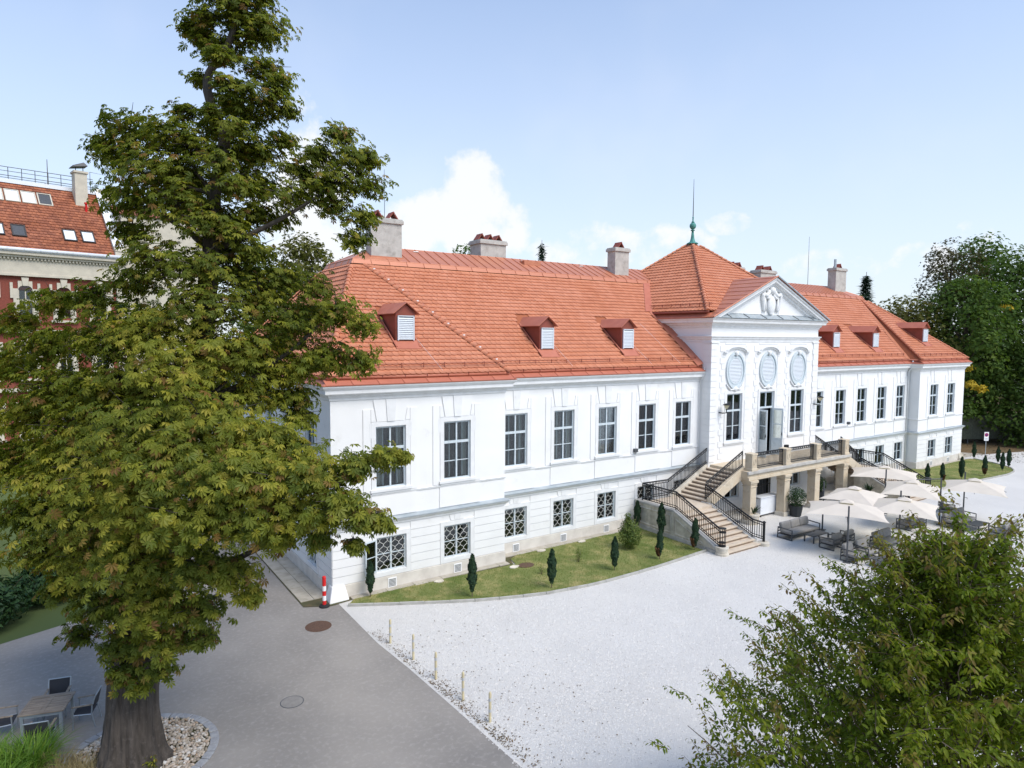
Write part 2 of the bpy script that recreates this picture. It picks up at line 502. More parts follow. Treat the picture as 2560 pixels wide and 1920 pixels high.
def link(name, me, m, parent=None, smooth=False, bevel=0.0, loc=None, rot=None, kind=None):
    if m is not None and not me.materials:
        me.materials.append(MAT[m])
    if smooth:
        me.polygons.foreach_set('use_smooth', [True] * len(me.polygons))
    o = bpy.data.objects.new(name, me)
    COL.objects.link(o)
    if parent is not None:
        o.parent = parent
    if loc is not None:
        o.location = loc
    if rot is not None:
        o.rotation_euler = rot
    if bevel:
        b = o.modifiers.new('bevel', 'BEVEL')
        b.width = bevel
        b.segments = 2
        b.limit_method = 'ANGLE'
    if kind:
        o['kind'] = kind
    return o


def thing(name, label, cat, loc=(0, 0, 0), rz=0.0, group=None, parent=None):
    o = bpy.data.objects.new(name, None)
    COL.objects.link(o)
    o.empty_display_size = 0.3
    o.location = loc
    o.rotation_euler = (0, 0, rz)
    return tag(o, label, cat, group)


def tag(o, label, cat, group=None):
    o['label'] = label
    o['category'] = cat
    if group:
        o['group'] = group
    return o


def struct(o):
    o['kind'] = 'structure'
    return o


def arr_mesh(name, V, F, mname, rnd=None, smooth=False):
    """mesh from numpy arrays; F (n,k) constant polygon size; rnd per face"""
    me = bpy.data.meshes.new(name)
    V = np.asarray(V, np.float32)
    F = np.asarray(F, np.int32)
    k = F.shape[1]
    me.vertices.add(len(V))
    me.vertices.foreach_set('co', V.ravel())
    me.loops.add(F.size)
    me.loops.foreach_set('vertex_index', F.ravel())
    me.polygons.add(len(F))
    me.polygons.foreach_set('loop_start', np.arange(0, F.size, k, dtype=np.int32))
    me.polygons.foreach_set('loop_total', np.full(len(F), k, np.int32))
    if smooth:
        me.polygons.foreach_set('use_smooth', np.ones(len(F), bool))
    me.update(calc_edges=True)
    if rnd is not None:
        a = me.attributes.new('rnd', 'FLOAT', 'FACE')
        a.data.foreach_set('value', np.asarray(rnd, np.float32))
    me.materials.append(MAT[mname])
    return me


def scatter(tv, tf, pos, rot, scale, rnd):
    """replicate a template (tv verts, tf faces) with per-item rotation matrices, scales and random values"""
    n, m = len(pos), len(tv)
    V = np.einsum('nij,mj->nmi', rot, tv) * np.asarray(scale).reshape(-1, 1, 1) + pos[:, None, :]
    F = (tf[None] + (np.arange(n) * m)[:, None, None]).reshape(-1, tf.shape[1])
    return V.reshape(-1, 3), F, np.repeat(rnd, len(tf))


def frames(nrm, along):
    """rotation matrices with local z = nrm and local x as near as possible to along"""
    z = nrm / np.linalg.norm(nrm, axis=1, keepdims=True)
    x = along - (along * z).sum(1, keepdims=True) * z
    x = x / np.maximum(np.linalg.norm(x, axis=1, keepdims=True), 1e-6)
    y = np.cross(z, x)
    return np.stack([x, y, z], axis=2)


def unit(n):
    v = rng.normal(size=(n, 3))
    return v / np.linalg.norm(v, axis=1, keepdims=True)

# ------------------------------------------------------------------ ground
def sheet(name, pts, z, m):
    return struct(MB().face([(x, y, z) for x, y in pts]).build(name, m))


def disc(n, r):
    return [(30 + r * math.cos(2 * math.pi * k / n), r * math.sin(2 * math.pi * k / n)) for k in range(n)]


sheet('ground', disc(64, 3000), -0.03, 'meadow')
sheet('garden_soil', [(-60, -1), (-11, 2.7), (-9.3, 3.33), (-7, 5), (-5, 12), (-4, 60), (-60, 60)], -0.012, 'meadow')
sheet('asphalt_road', [(-60, -60), (2.6, -60), (1.2, -40), (0.66, -13), (0.57, -9.65), (0.46, -6.79), (0.31, -4.51), (0.22, -0.81), (-0.1, 0.4), (0, 20), (-2, 60), (-4, 60), (-5, 12), (-7, 5), (-9.3, 3.33), (-11, 2.7), (-60, -1)], 0.0, 'asphalt')
gravel = sheet('gravel_forecourt', [(2.0, -60), (90, -60), (75, -3.5), (63, 0.2), (59, 1.2), (18, 1.2), (0.1, 0.3), (0.05, -4.5), (0.2, -6.79), (0.3, -9.65), (0.4, -13), (0.9, -40)], 0.006, 'gravel_white')
sheet('leaf_litter_ground', [(60.5, 0.6), (75, -3.5), (140, -14), (140, 60), (58.5, 60), (58.5, 1.5)], 0.012, 'litter')
sheet('side_path', [(58.45, 0.2), (63.4, 0.0), (62.5, 1.7), (58.45, 2.2)], 0.018, 'paving')

LK = [(0.34, -0.84), (2.48, -2.04), (4.7, -3.19), (6.3, -3.82), (7.71, -4.26), (10.11, -4.62), (13.36, -4.63), (17.9, -4.32)]
RK = [(40.5, -4.35), (44, -4.55), (50.3, -4.94), (54, -5.2), (56.0, -4.95), (57.4, -4.2), (58.7, -2.4), (59.5, -0.7)]


def resample(pts, step):
    P = [Vector((*p, 0)) for p in pts]
    seg = [(b - a).length for a, b in zip(P, P[1:])]
    tot = sum(seg)
    n = max(2, round(tot / step))
    out = []
    for k in range(n + 1):
        d = tot * k / n
        i = 0
        while i < len(seg) - 1 and d > seg[i]:
            d -= seg[i]
            i += 1
        out.append(P[i].lerp(P[i + 1], min(1, d / seg[i])))
    return out


def lawn(name, kerb, inner):
    lo = sheet(name, kerb + inner, 0.05, 'lawn')
    rs = resample(kerb, 1.0)
    for a, b in zip(rs, rs[1:]):
        d = (b - a)
        n = Vector((d.y, -d.x, 0)).normalized()
        g = d.normalized() * 0.006
        h = 0.115 + random.uniform(-0.008, 0.008)
        q = [a + g, b - g, b - g + n * 0.09, a + g + n * 0.09]
        MB().hexa([(p.x, p.y, -0.02) for p in reversed(q)], [(p.x, p.y, h) for p in reversed(q)]).build('kerb_stone', 'kerb', lo, bevel=0.008)
    return lo


def in_poly(p, poly):
    x, y = p
    c = False
    n = len(poly)
    for i in range(n):
        x1, y1 = poly[i]
        x2, y2 = poly[(i + 1) % n]
        if (y1 > y) != (y2 > y) and x < (x2 - x1) * (y - y1) / (y2 - y1) + x1:
            c = not c
    return c


LPOLY = LK + [(18.0, 0.52), (16.4, 0.5), (9.6, 0.48), (8.9, 0.1), (8.7, -0.62), (6.3, -0.5), (3.8, -0.36), (0.85, -0.32)]
RPOLY = RK + [(59.0, -0.42), (50.1, -0.42), (49.6, 0.45), (40.4, 0.5)]
lawn_l = lawn('lawn', LK, LPOLY[len(LK):])
lawn_r = lawn('lawn_far', RK, RPOLY[len(RK):])


def turf(name, poly, n, parent):
    xs = [p[0] for p in poly]
    ys = [p[1] for p in poly]
    P = []
    while len(P) < n:
        c = (rng.uniform(min(xs), max(xs)), rng.uniform(min(ys), max(ys)))
        if in_poly(c, poly):
            P.append((c[0], c[1], 0.048))
    P = np.array(P)
    tv = np.array([[-0.008, 0, 0], [0.008, 0, 0], [0.0, 0.02, 1.0]])
    tf = np.array([[0, 1, 2]])
    up = np.array([0, 0, 1.0]) + rng.normal(size=(n, 3)) * 0.35
    h = rng.uniform(0.03, 0.075, n)
    V, F, r = scatter(tv, tf, P, frames(up, unit(n)) * np.array([1, 1, 1.0]), np.ones(n), rng.random(n))
    # height scale only
    V = V.reshape(n, 3, 3)
    V[:, 2] = P + (V[:, 2] - P) * h[:, None]
    return link(name, arr_mesh(name, V.reshape(-1, 3), F, 'lawn_blade', r), None, parent, kind='stuff')


turf('grass_blade_cover', LPOLY, 26000, lawn_l)
turf('grass_blade_cover', RPOLY, 14000, lawn_r)

# ------------------------------------------------------------------ the white mansion
XC = 29.2
MX = lambda x: 2 * XC - x
mansion = thing('white_mansion', 'long white two-storey mansion with orange tiled roof and central pedimented tower', 'mansion')
YW, YR = 0.91, 0.145
PAV, WING0, TOW0, TOW1 = 8.45, 8.45, 23.5, 34.9
WTOP = 8.34


def sweep(path, prof, closed_prof=False):
    """profile of (out, z) carried along a plan path with mitred corners; outward = right-hand side of travel"""
    mb = MB()
    P = [Vector(p) for p in path]
    rings = []
    for k, p in enumerate(P):
        ns = []
        for a, b in ((k - 1, k), (k, k + 1)):
            if 0 <= a and b < len(P):
                d = (P[b] - P[a]).normalized()
                ns.append(Vector((d.y, -d.x)))
        if len(ns) == 1:
            m = ns[0]
        else:
            m = (ns[0] + ns[1])
            m = m / max(0.2, m.dot(ns[0]))
        i = len(mb.v)
        for o, z in prof:
            mb.v.append((p.x + m.x * o, p.y + m.y * o, z))
        rings.append(i)
    n = len(prof)
    for a, b in zip(rings, rings[1:]):
        for j in range(n if closed_prof else n - 1):
            mb.f.append((a + j, b + j, b + (j + 1) % n, a + (j + 1) % n))
    mb.f.append(tuple(rings[0] + j for j in range(n)))
    mb.f.append(tuple(rings[-1] + j for j in reversed(range(n))))
    return mb


PATH_L = [(0, 19), (0, 0), (PAV, 0), (PAV, YW), (TOW0, YW)]
PATH_R = [(TOW1, YW), (MX(PAV), YW), (MX(PAV), 0), (2 * XC, 0), (2 * XC, 19)]

# window axes
UP_W = [(2.61, 1.38, 0), (5.855, 1.38, 0)] + [(9.738 + 3.062 * i, 1.35, YW) for i in range(5)]
ALL_W = UP_W + [(MX(c), w, y) for c, w, y in reversed(UP_W)]
UZ = (4.41, 7.04)
LZ = (0.79, 2.28)


def wall_face(name, x0, x1, z0, z1, y, openings, m='plaster', depth=0.2):
    """front sheet at y with rectangular openings and their reveals"""
    mb = MB()
    xs = sorted({x0, x1, *[o[0] for o in openings], *[o[1] for o in openings]})
    zs = sorted({z0, z1, *[o[2] for o in openings], *[o[3] for o in openings]})
    for a, b in zip(xs, xs[1:]):
        for c, d in zip(zs, zs[1:]):
            mx, mz = (a + b) / 2, (c + d) / 2
            if any(o[0] < mx < o[1] and o[2] < mz < o[3] for o in openings):
                continue
            mb.face([(a, y, c), (b, y, c), (b, y, d), (a, y, d)])
    for a, b, c, d in openings:
        mb.face([(a, y, c), (a, y, d), (a, y + depth, d), (a, y + depth, c)])
        mb.face([(b, y, d), (b, y, c), (b, y + depth, c), (b, y + depth, d)])
        mb.face([(a, y, d), (b, y, d), (b, y + depth, d), (a, y + depth, d)])
        mb.face([(b, y, c), (a, y, c), (a, y + depth, c), (b, y + depth, c)])
    return mb.build(name, m, mansion)


def openings(lo, hi, y):
    o = []
    for c, w, yy in ALL_W:
        if lo < c < hi:
            o += [(c - w / 2, c + w / 2, *UZ), (c - w / 2, c + w / 2, *LZ)]
    return o


walls = {}
for nm, a, b, y in (('pav_l', 0, PAV, 0), ('wing_l', PAV, TOW0, YW), ('wing_r', TOW1, MX(PAV), YW), ('pav_r', MX(PAV), 2 * XC, 0)):
    walls[nm] = wall_face('wall', a, b, 0, 9.0, y, openings(a, b, y))
RX = [25.83, XC, MX(25.83)]
RZ = (4.43, 7.40)
rop = [(RX[0] - .75, RX[0] + .75, *RZ), (RX[2] - .75, RX[2] + .75, *RZ), (XC - .78, XC + .78, 3.16, 7.40),
       (RX[0] - .7, RX[0] + .7, 0.79, 2.35), (RX[2] - .7, RX[2] + .7, 0.79, 2.35), (XC - .75, XC + .75, 0.02, 2.45)]
walls['tower'] = wall_face('wall', TOW0, TOW1, 0, 12.0, YR, rop)
for xs_ in (PAV, MX(PAV)):
    MB().face([(xs_, 0, 0), (xs_, YW, 0), (xs_, YW, 9), (xs_, 0, 9)]).build('return_wall', 'plaster', mansion)
for xs_ in (TOW0, TOW1):
    MB().face([(xs_, YR, 0), (xs_, 13.3, 0), (xs_, 13.3, 12.2), (xs_, YR, 12.2)]).build('tower_side_wall', 'plaster', mansion)
# end walls (the left one has windows of its own)
lw = MB()
LY = [(2.6, 1.3), (6.1, 1.3), (9.5, 1.3), (12.9, 1.3), (16.4, 1.3)]
op = [(c - w / 2, c + w / 2, *z) for c, w in LY for z in (UZ, LZ)]
tmp = wall_face('end_wall', 0, 19, 0, 9.0, 0, op)
tmp.data.transform(Matrix(((0, 1, 0, 0), (1, 0, 0, 0), (0, 0, 1, 0), (0, 0, 0, 1))))
MB().face([(58.4, 0, 0), (58.4, 19, 0), (58.4, 19, 9), (58.4, 0, 9)]).build('end_wall', 'plaster', mansion)
MB().face([(0, 19, 0), (58.4, 19, 0), (58.4, 19, 9), (0, 19, 9)]).build('rear_wall', 'plaster', mansion)
MB().box(0.6, 57.8, 1.6, 18.6, 3.0, 3.12).build('floor_slab', 'dark_room', mansion)
MB().box(0.5, 57.9, 3.2, 3.3, 0.0, 8.9).build('inner_wall', 'dark_room', mansion)
MB().box(0.3, 58.1, 0.3 + YW, 18.7, 8.75, 8.85).build('attic_floor', 'dark_room', mansion)

# plinth, ledge, sill string, cornice, flashing, gutter: carried round every break of the plan
for path in (PATH_L, PATH_R):
    sweep(path, [(0.0, 0.0), (0.05, 0.0), (0.05, 0.55), (0.0, 0.58)]).build('plinth', 'plinth', mansion)
    sweep(path, [(0, 2.80), (0.05, 2.82), (0.06, 2.90), (0.15, 2.98), (0.17, 3.04), (0.0, 3.05)]).build('string_course', 'trim', mansion)
    sweep(path, [(0, 3.052), (0.215, 3.052), (0.215, 3.085), (0.0, 3.17)]).build('ledge_cover', 'zinc', mansion)
    sweep(path, [(0, 4.12), (0.035, 4.12), (0.055, 4.2), (0.0, 4.22)]).build('sill_band', 'trim', mansion)
    sweep(path, [(0, 8.22), (0.04, 8.24), (0.05, 8.34), (0.11, 8.40), (0.13, 8.47), (0.27, 8.50), (0.29, 8.53), (0.29, 8.67), (0.33, 8.70), (0.40, 8.79), (0.42, 8.84), (0, 8.85)]).build('cornice', 'trim', mansion)
    sweep(path, [(0.425, 8.855), (0.43, 8.875), (0.03, 9.10), (-0.1, 9.10), (-0.1, 8.855)]).build('eaves_flashing', 'red_metal', mansion)
    g = [(0.10 + 0.075 * math.cos(a), 9.155 + 0.075 * math.sin(a)) for a in [2 * math.pi * k / 10 for k in range(10)]]
    sweep(path, g, True).build('gutter', 'red_metal', mansion, smooth=True)
# flashing laid in panels with standing seams
fp = MB().hexa([(-0.53, 0.0, 0.0), (0.53, 0.0, 0.0), (0.53, 0.455, 0.0), (-0.53, 0.455, 0.0)], [(-0.53, 0.0, 0.012), (0.53, 0.0, 0.012), (0.53, 0.455, 0.012), (-0.53, 0.455, 0.012)])
fp.box(0.515, 0.545, 0.0, 0.455, 0.0, 0.035)
fpm = fp.mesh('flashing_panel')
fpm.materials.append(MAT['red_metal'])
ang = math.atan2(0.225, 0.40)
for a, b, y in ((-0.3, PAV + 0.3, 0), (PAV + 0.5, TOW0 - 0.1, YW), (TOW1 + 0.1, MX(PAV) - 0.5, YW), (MX(PAV) - 0.3, 58.7, 0)):
    n = round((b - a) / 1.07)
    st = (b - a) / n
    for k in range(n):
        o = link('flashing_panel', fpm, None, mansion, loc=(a + (k + .5) * st, y - 0.428, 8.882), rot=(ang, 0, 0))
        o.scale = (st / 1.07, 1, 1)
# gutter brackets and snow guards
brm = MB().box(-.012, .012, -0.19, -0.01, 9.20, 9.25).box(-.012, .012, -0.195, -0.175, 9.12, 9.198).mesh('gutter_bracket')
brm.materials.append(MAT['dark_red'])
for a, b, y in ((0.1, PAV, 0), (PAV + 0.6, TOW0 - 0.3, YW), (TOW1 + 0.3, MX(PAV) - 0.6, YW), (MX(PAV), 58.3, 0)):
    sg = MB()
    n = int((b - a) / 0.95)
    for k in range(n + 1):
        x = a + k * (b - a) / n
        link('gutter_bracket', brm, None, mansion, loc=(x, y, 0))
        sg.box(x - .012, x + .012, y + 0.17, y + 0.20, 9.38, 9.72)
        sg.tube([(x, y + 0.185, 9.70), (x, y + 0.42, 9.62)], 0.010, 5)
    sg.tube([(a - .1, y + 0.185, 9.58), (b + .1, y + 0.185, 9.58)], 0.011, 6)
    sg.tube([(a - .1, y + 0.185, 9.68), (b + .1, y + 0.185, 9.68)], 0.011, 6)
    sg.build('snow_guard', 'dark_red', mansion)

# ---- windows: frame object with panes, surround and curtains as sub-parts
_wc = {}


def wave_strip(x0, x1, y, z0, z1, n=14, amp=0.03):
    mb = MB()
    pts = [(x0 + (x1 - x0) * k / n, y + amp * math.sin(k * 2.2)) for k in range(n + 1)]
    for p, q in zip(pts, pts[1:]):
        mb.face([(p[0], p[1], z0), (q[0], q[1], z0), (q[0], q[1], z1), (p[0], p[1], z1)])
    return mb


def window_kit(key, w, h, style):
    """meshes for a window whose opening's lower-left-front corner is centred at x=0, z=0"""
    k = {}
    t = 0.062
    f = MB()
    y0, y1 = 0.07, 0.15
    hw = w / 2
    f.box(-hw, -hw + t, y0, y1, 0, h).box(hw - t, hw, y0, y1, 0, h).box(-hw + t, hw - t, y0, y1, h - t, h).box(-hw + t, hw - t, y0, y1, 0, t)
    f.box(-0.036, 0.036, y0 - .012, y1 - .002, t, h - t)
    panes = []
    if style in ('tall', 'fan'):
        zt = h * 0.645 if style == 'tall' else h * 0.655
        f.box(-hw + t, -0.036, y0 - .02, y1 + .002, zt - 0.055, zt + 0.06).box(0.036, hw - t, y0 - .02, y1 + .002, zt - 0.055, zt + 0.06)
        zb = t + (zt - 0.055 - t) * 0.49
        for s in (-1, 1):
            a, b = (-hw + t, -0.036) if s < 0 else (0.036, hw - t)
            f.box(a, b, y0 + .02, y1 - .02, zb - 0.018, zb + 0.018)
            panes += [(a, b, t, zb - .018), (a, b, zb + .018, zt - .055), (a, b, zt + .06, h - t)]
            # inner sash stile seen through the outer glass
            f.box((a + b) / 2 + 0.06, (a + b) / 2 + 0.12, 0.30, 0.34, t, h - t)
    else:
        zb = h * 0.5
        for s in (-1, 1):
            a, b = (-hw + t, -0.036) if s < 0 else (0.036, hw - t)
            f.box(a, b, y0 + .02, y1 - .02, zb - 0.02, zb + 0.02)
            panes += [(a, b, t, zb - .02), (a, b, zb + .02, h - t)]
    k['frame'] = f.mesh('window')
    k['frame'].materials.append(MAT['joinery'])
    k['panes'] = []
    for a, b, c, d in panes:
        m = MB().box(a, b, 0.108, 0.114, c, d).mesh('pane')
        m.materials.append(MAT['glass'])
        k['panes'].append(m)
    s = MB()
    sw = 0.2
    s.box(-hw - sw, -hw, -0.045, 0.0, -0.02, h + 0.02).box(hw, hw + sw, -0.045, 0.0, -0.02, h + 0.02).box(-hw - sw, hw + sw, -0.045, 0.0, h + 0.02, h + 0.22)
    if style != 'low':
        s.box(-hw - sw - 0.07, -hw - sw, -0.04, 0.0, h - 0.45, h + 0.18).box(hw + sw, hw + sw + 0.07, -0.04, 0.0, h - 0.45, h + 0.18)
        s.box(-hw - 0.26, hw + 0.26, -0.12, 0.0, -0.13, -0.02).box(-hw - 0.2, hw + 0.2, -0.07, 0.0, -0.22, -0.13)
    else:
        s.box(-hw - 0.2, hw + 0.2, -0.045, 0.0, -0.2, -0.02)
    s.box(-hw, hw, -0.03, 0.07, -0.02, 0.012)
    k['surround'] = s.mesh('surround')
    k['surround'].materials.append(MAT['trim'])
    if style != 'low':
        k['cur'] = True
    return k


def put_window(key, cx, y, z, w, h, style, lattice=False, rot=0.0, curtains=True, white=False):
    if key not in _wc:
        _wc[key] = window_kit(key, w, h, style)
    k = _wc[key]
    o = link('window', k['frame'], None, mansion, loc=(cx, y, z), rot=(0, 0, rot))
    for p in k['panes']:
        link('pane', p, None, o)
    link('surround', k['surround'], None, o)
    if curtains and 'cur' in k:
        for s in (-1, 1):
            cw = w * random.choice((.10, .16, .2, .26, .34))
            a, b = (-w / 2 + .02, -w / 2 + .02 + cw) if s < 0 else (w / 2 - .02 - cw, w / 2 - .02)
            wave_strip(a, b, random.uniform(.34, .5), .05, h - .05, 10, .035).build('curtain', 'curtain', o)
        if white:
            link('blind', MB().box(-w / 2 + .08, w / 2 - .08, 0.2, 0.21, 0.08, h - .08).mesh('blind'), 'board_white', o)
    if lattice:
        if 'lat' not in k:
            g = MB()
            n = 8
            for i in range(n):
                x0 = -w / 2 + 0.07 + (w - 0.14) * i / (n - 1)
                ph = math.pi * (i % 2)
                am = (w - 0.14) / (n - 1) * 0.55
                path = [(min(max(x0 + am * math.sin(j / 40 * math.pi * 2 * 3.5 + ph), -w / 2 + .03), w / 2 - .03), 0.03, 0.04 + (h - 0.08) * j / 40) for j in range(41)]
                g.tube(path, 0.0085, 4)
            k['lat'] = g.mesh('grille')
            k['lat'].materials.append(MAT['grille'])
        link('grille', k['lat'], None, o)
    return o


for i, (c, w, y) in enumerate(ALL_W):
    put_window('up%.2f' % w, c, y, UZ[0], w, UZ[1] - UZ[0], 'tall', white=(i == 11))
    put_window('lo%.2f' % w, c, y, LZ[0], w, LZ[1] - LZ[0], 'low', lattice=i < 7)
for c, w in LY:
    put_window('upE', 0, c, UZ[0], w, UZ[1] - UZ[0], 'tall', rot=-math.pi / 2)
    put_window('loE', 0, c, LZ[0], w, LZ[1] - LZ[0], 'low', lattice=True, rot=-math.pi / 2)
for c in (RX[0], RX[2]):
    put_window('ris', c, YR, RZ[0], 1.5, RZ[1] - RZ[0], 'tall')
    put_window('risl', c, YR, 0.79, 1.4, 1.56, 'low')
# open casement of the first low window, swung out to the left
ol = MB()
ol.box(0, 0.6, -.02, .02, 0, .05).box(0, .6, -.02, .02, 1.35, 1.4).box(0, .05, -.02, .02, .05, 1.35).box(.55, .6, -.02, .02, .05, 1.35).box(.05, .55, -.015, .015, .68, .71)
oc = ol.build('open_casement', 'joinery', mansion, loc=(1.90, -0.03, 0.84), rot=(0, 0, R(-160)))
MB().box(.05, .55, -.003, .003, .05, 1.35).build('pane', 'glass', oc)

# ---- relief of the upper storey: bay panels, keystones; rusticated courses below
def key_poly(c, w, y, d, z0, z1, b0, b1):
    return MB().prism([(c - b0, y, z0), (c + b0, y, z0), (c + b1, y, z1), (c - b1, y, z1)], (0, -d, 0))


for c, w, y in ALL_W:
    wl = [k for k, v in walls.items() if (k.startswith('pav')) == (y == 0) and ((k.endswith('_l')) == (c < XC))][0]
    P = walls[wl]
    h = w / 2
    z1 = 7.80
    # L-shaped fields either side of the window, a joint's width apart from the keystone
    for s in (-1, 1):
        xi, xo = c + s * (h + 0.2 + 0.015), c + s * (h + 0.55)
        MB().box(min(xi, xo), max(xi, xo), y - 0.035, y, 4.24, z1).build('wall_panel', 'plaster', P)
        MB().prism([(c + s * (h - 0.02), y, 7.28), (c + s * (h + 0.2), y, 7.28), (c + s * (h + 0.2), y, z1), (c + s * (h + 0.08), y, z1)][::s], (0, -0.035, 0)).build('wall_panel', 'plaster', P)
    key_poly(c, w, y, 0.045, 7.27, 8.2, h - 0.06, h + 0.1).build('keystone_field', 'plaster', P)
    key_poly(c, w, y, 0.08, 7.27, 8.21, 0.17, 0.23).build('keystone', 'trim', P)
    MB().box(c - h - 0.22, c + h + 0.5, y - 0.035, y, 3.19, 4.11).build('wall_panel', 'plaster', P)
    key_poly(c, w, y, 0.045, 2.51, 2.80, 0.13, 0.18).build('keystone', 'trim', P)
    key_poly(c, w, y, 0.03, 2.515, 2.79, 0.34, 0.42).build('keystone_field', 'plaster', P)

CH = 0.3683
for nm, a, b, y in (('pav_l', 0, PAV, 0), ('wing_l', PAV + .02, TOW0 - .02, YW), ('wing_r', TOW1 + .02, MX(PAV) - .02, YW), ('pav_r', MX(PAV), 58.4, 0)):
    cs = sorted([(c, w) for c, w, yy in ALL_W if a < c < b])
    for r in range(6):
        z0 = 0.59 + r * CH
        z1 = z0 + CH - 0.03
        cuts = [a]
        for c, w in cs:
            if z0 < 2.5:
                g = w / 2 + 0.2
            else:
                g = 0.41
            cuts += [c - g - 0.012, c + g + 0.012]
        cuts.append(b)
        for p, q in zip(cuts[::2], cuts[1::2]):
            if q - p > 0.05:
                MB().box(p, q, y - 0.034, y, z0, z1).build('stone_course', 'plaster', walls[nm])
for r in range(6):
    z0 = 0.59 + r * CH
    z1 = z0 + CH - 0.024
    cuts = [0.0]
    for c, w in LY:
        g = w / 2 + 0.21
        if z0 < 2.5:
            cuts += [c - g, c + g]
    cuts.append(19)
    for p, q in zip(cuts[::2], cuts[1::2]):
        MB().box(-0.024, 0, p, q, z0, z1).build('stone_course', 'plaster', tmp)
# plinth vents under the windows
for i, (c, w, y) in enumerate(ALL_W):
    v = MB().box(c - .2, c + .2, y - .075, y - .05, 0.06, 0.47).build('vent', 'signal_white', mansion)
    for k in range(6):
        MB().box(c - .16, c + .16, y - .084, y - .076, 0.105 + k * .057, 0.13 + k * .057).build('vent_slot', 'dark_metal', v)
# downpipes, flood lights, wall lamps
for px, py in ((MX(PAV) - 0.18, YW - 0.1), (TOW0 - 0.12, YW - 0.1)):
    MB().tube([(px, py, 0.1), (px, py, 8.2), (px, py - 0.28, 8.6), (px, py - 0.28, 9.1)], 0.055 if px > 30 else 0.018, 10).build('downpipe', 'trim', mansion, smooth=True)
for px in (17.97, 40.6):
    MB().box(px - .13, px + .13, YW - .2, YW - .03, 4.36, 4.56).build('flood_light', 'dark_metal', mansion, bevel=0.02)
for px in (24.55, 34.75):
    l = MB().tube([(px - .18, YR, 6.3), (px - .18, YR - .3, 6.3), (px, YR - .42, 6.32), (px, YR - .42, 6.52)], 0.035, 8).lathe([(0.05, 0), (0.09, 0.05)], (px, YR - .42, 6.5), 4).build('wall_lamp', 'iron', mansion)
    MB().lathe([(0.05, 0.0), (0.23, 0.24)], (px, YR - .42, 6.55), 4).build('lamp_shade', 'lamp_glass', l)
    MB().lathe([(0.27, 0), (0.27, 0.025), (0.04, 0.11)], (px, YR - .42, 6.79), 4).build('lamp_cap', 'iron', l)
# whitewashed corner guard stones
for px, s in ((0, 1), (58.4, -1)):
    cs_ = MB().hexa([(px - s * .25, -.35, 0), (px + s * .62, -.3, 0), (px + s * .6, .3, 0), (px - s * .2, .45, 0)][::s], [(px - s * .05, -.12, .62), (px + s * .5, -.09, .6), (px + s * .5, .1, .6), (px - s * .06, .3, .62)][::s])
    cs_.build('guard_stone', 'plaster' if s > 0 else 'pale_stone', mansion, bevel=0.05)

# ---- paving strips at the foot of the walls, each slab a piece
strip = sheet('wall_foot_paving', [(-1.2, 19), (-1.2, 0.0), (-0.2, -0.5), (1, -0.33), (8.6, -0.62), (8.9, 0.1), (9.6, 0.48), (18, 0.52), (18, 1.0), (0, 1), (0, 19)], 0.020, 'earth')
x = 0.7
while x < 8.2:
    l = random.uniform(0.9, 1.6)
    MB().box(x, min(x + l - .02, 8.5), -0.42 + random.uniform(-.05, .05), -0.06, 0.0, 0.062).build('paving_slab', 'paving', strip, bevel=0.008)
    x += l
x = 8.6
while x < 17.5:
    l = random.uniform(0.9, 1.6)
    MB().box(x, min(x + l - .02, 18), 0.44 + random.uniform(-.04, .04), YW - .06, 0.0, 0.062).build('paving_slab', 'paving', strip, bevel=0.008)
    x += l
y = 0.5
while y < 19:
    for x0, x1 in ((-1.15, -.62), (-.6, -.06)):
        l = random.uniform(.5, .56)
        MB().box(x0, x1, y, y + .53, 0.0, 0.045 + random.uniform(-.006, .006)).build('paving_slab', 'paving', strip)
    y += .55
strip2 = sheet('wall_foot_paving_far', [(49.5, 0.45), (50, -0.42), (59, -0.42), (58.5, 0.0), (49.9, 1)], 0.021, 'paving')

# ------------------------------------------------------------------ roof
ZE, ZB, YB = 9.20, 14.62, 7.35
YP, YWE = -0.15, 0.76
KP, KW = (ZB - ZE) / (YB - YP), (ZB - ZE) / (YB - YWE)
XT1, XT2 = 3.75, 4.4
roof_mb = MB()


def rp(*pts):
    roof_mb.face(pts)
    roof_mb.face([(MX(p[0]), p[1], p[2]) for p in reversed(pts)])


rp((-.15, YP, ZE), (8.6, YP, ZE), (XT2, YB, ZB), (XT1, YB, ZB))
rp((8.6, YP, ZE), (8.6, YWE, ZE), (XT2, YB, ZB))
rp((8.6, YWE, ZE), (XC, YWE, ZE), (XC, YB, ZB), (XT2, YB, ZB))
rp((-.15, 19.15, ZE), (-.15, YP, ZE), (XT1, YB, ZB), (XT1, 11.65, ZB))
rp((XC, 19.15, ZE), (-.15, 19.15, ZE), (XT1, 11.65, ZB), (XC, 11.65, ZB))
roof = roof_mb.build('roof', 'under_tile', mansion)

TW, TE = 0.29, 0.325
TV = np.array([(-TW / 2 + .004, TE + .06), (TW / 2 - .004, TE + .06), (TW / 2 - .004, .055), (TW * .3, .018), (0, 0), (-TW * .3, .018), (-TW / 2 + .004, .055)])
TVz = 0.062 - 0.045 * TV[:, 1] / (TE + .06)
tv = np.concatenate([np.column_stack([TV, TVz]), np.column_stack([TV[2:], TVz[2:] - 0.03])])
tf = [(0, 6, 5), (0, 5, 4), (0, 4, 1), (1, 4, 3), (1, 3, 2)]
for a in range(2, 6):
    tf += [(a, a + 5 + 1, a + 5), (a, a + 1, a + 6)]
tf = np.array([t[::-1] if i < 5 else t for i, t in enumerate(tf)])
tiles_pos, tiles_rot = [], []


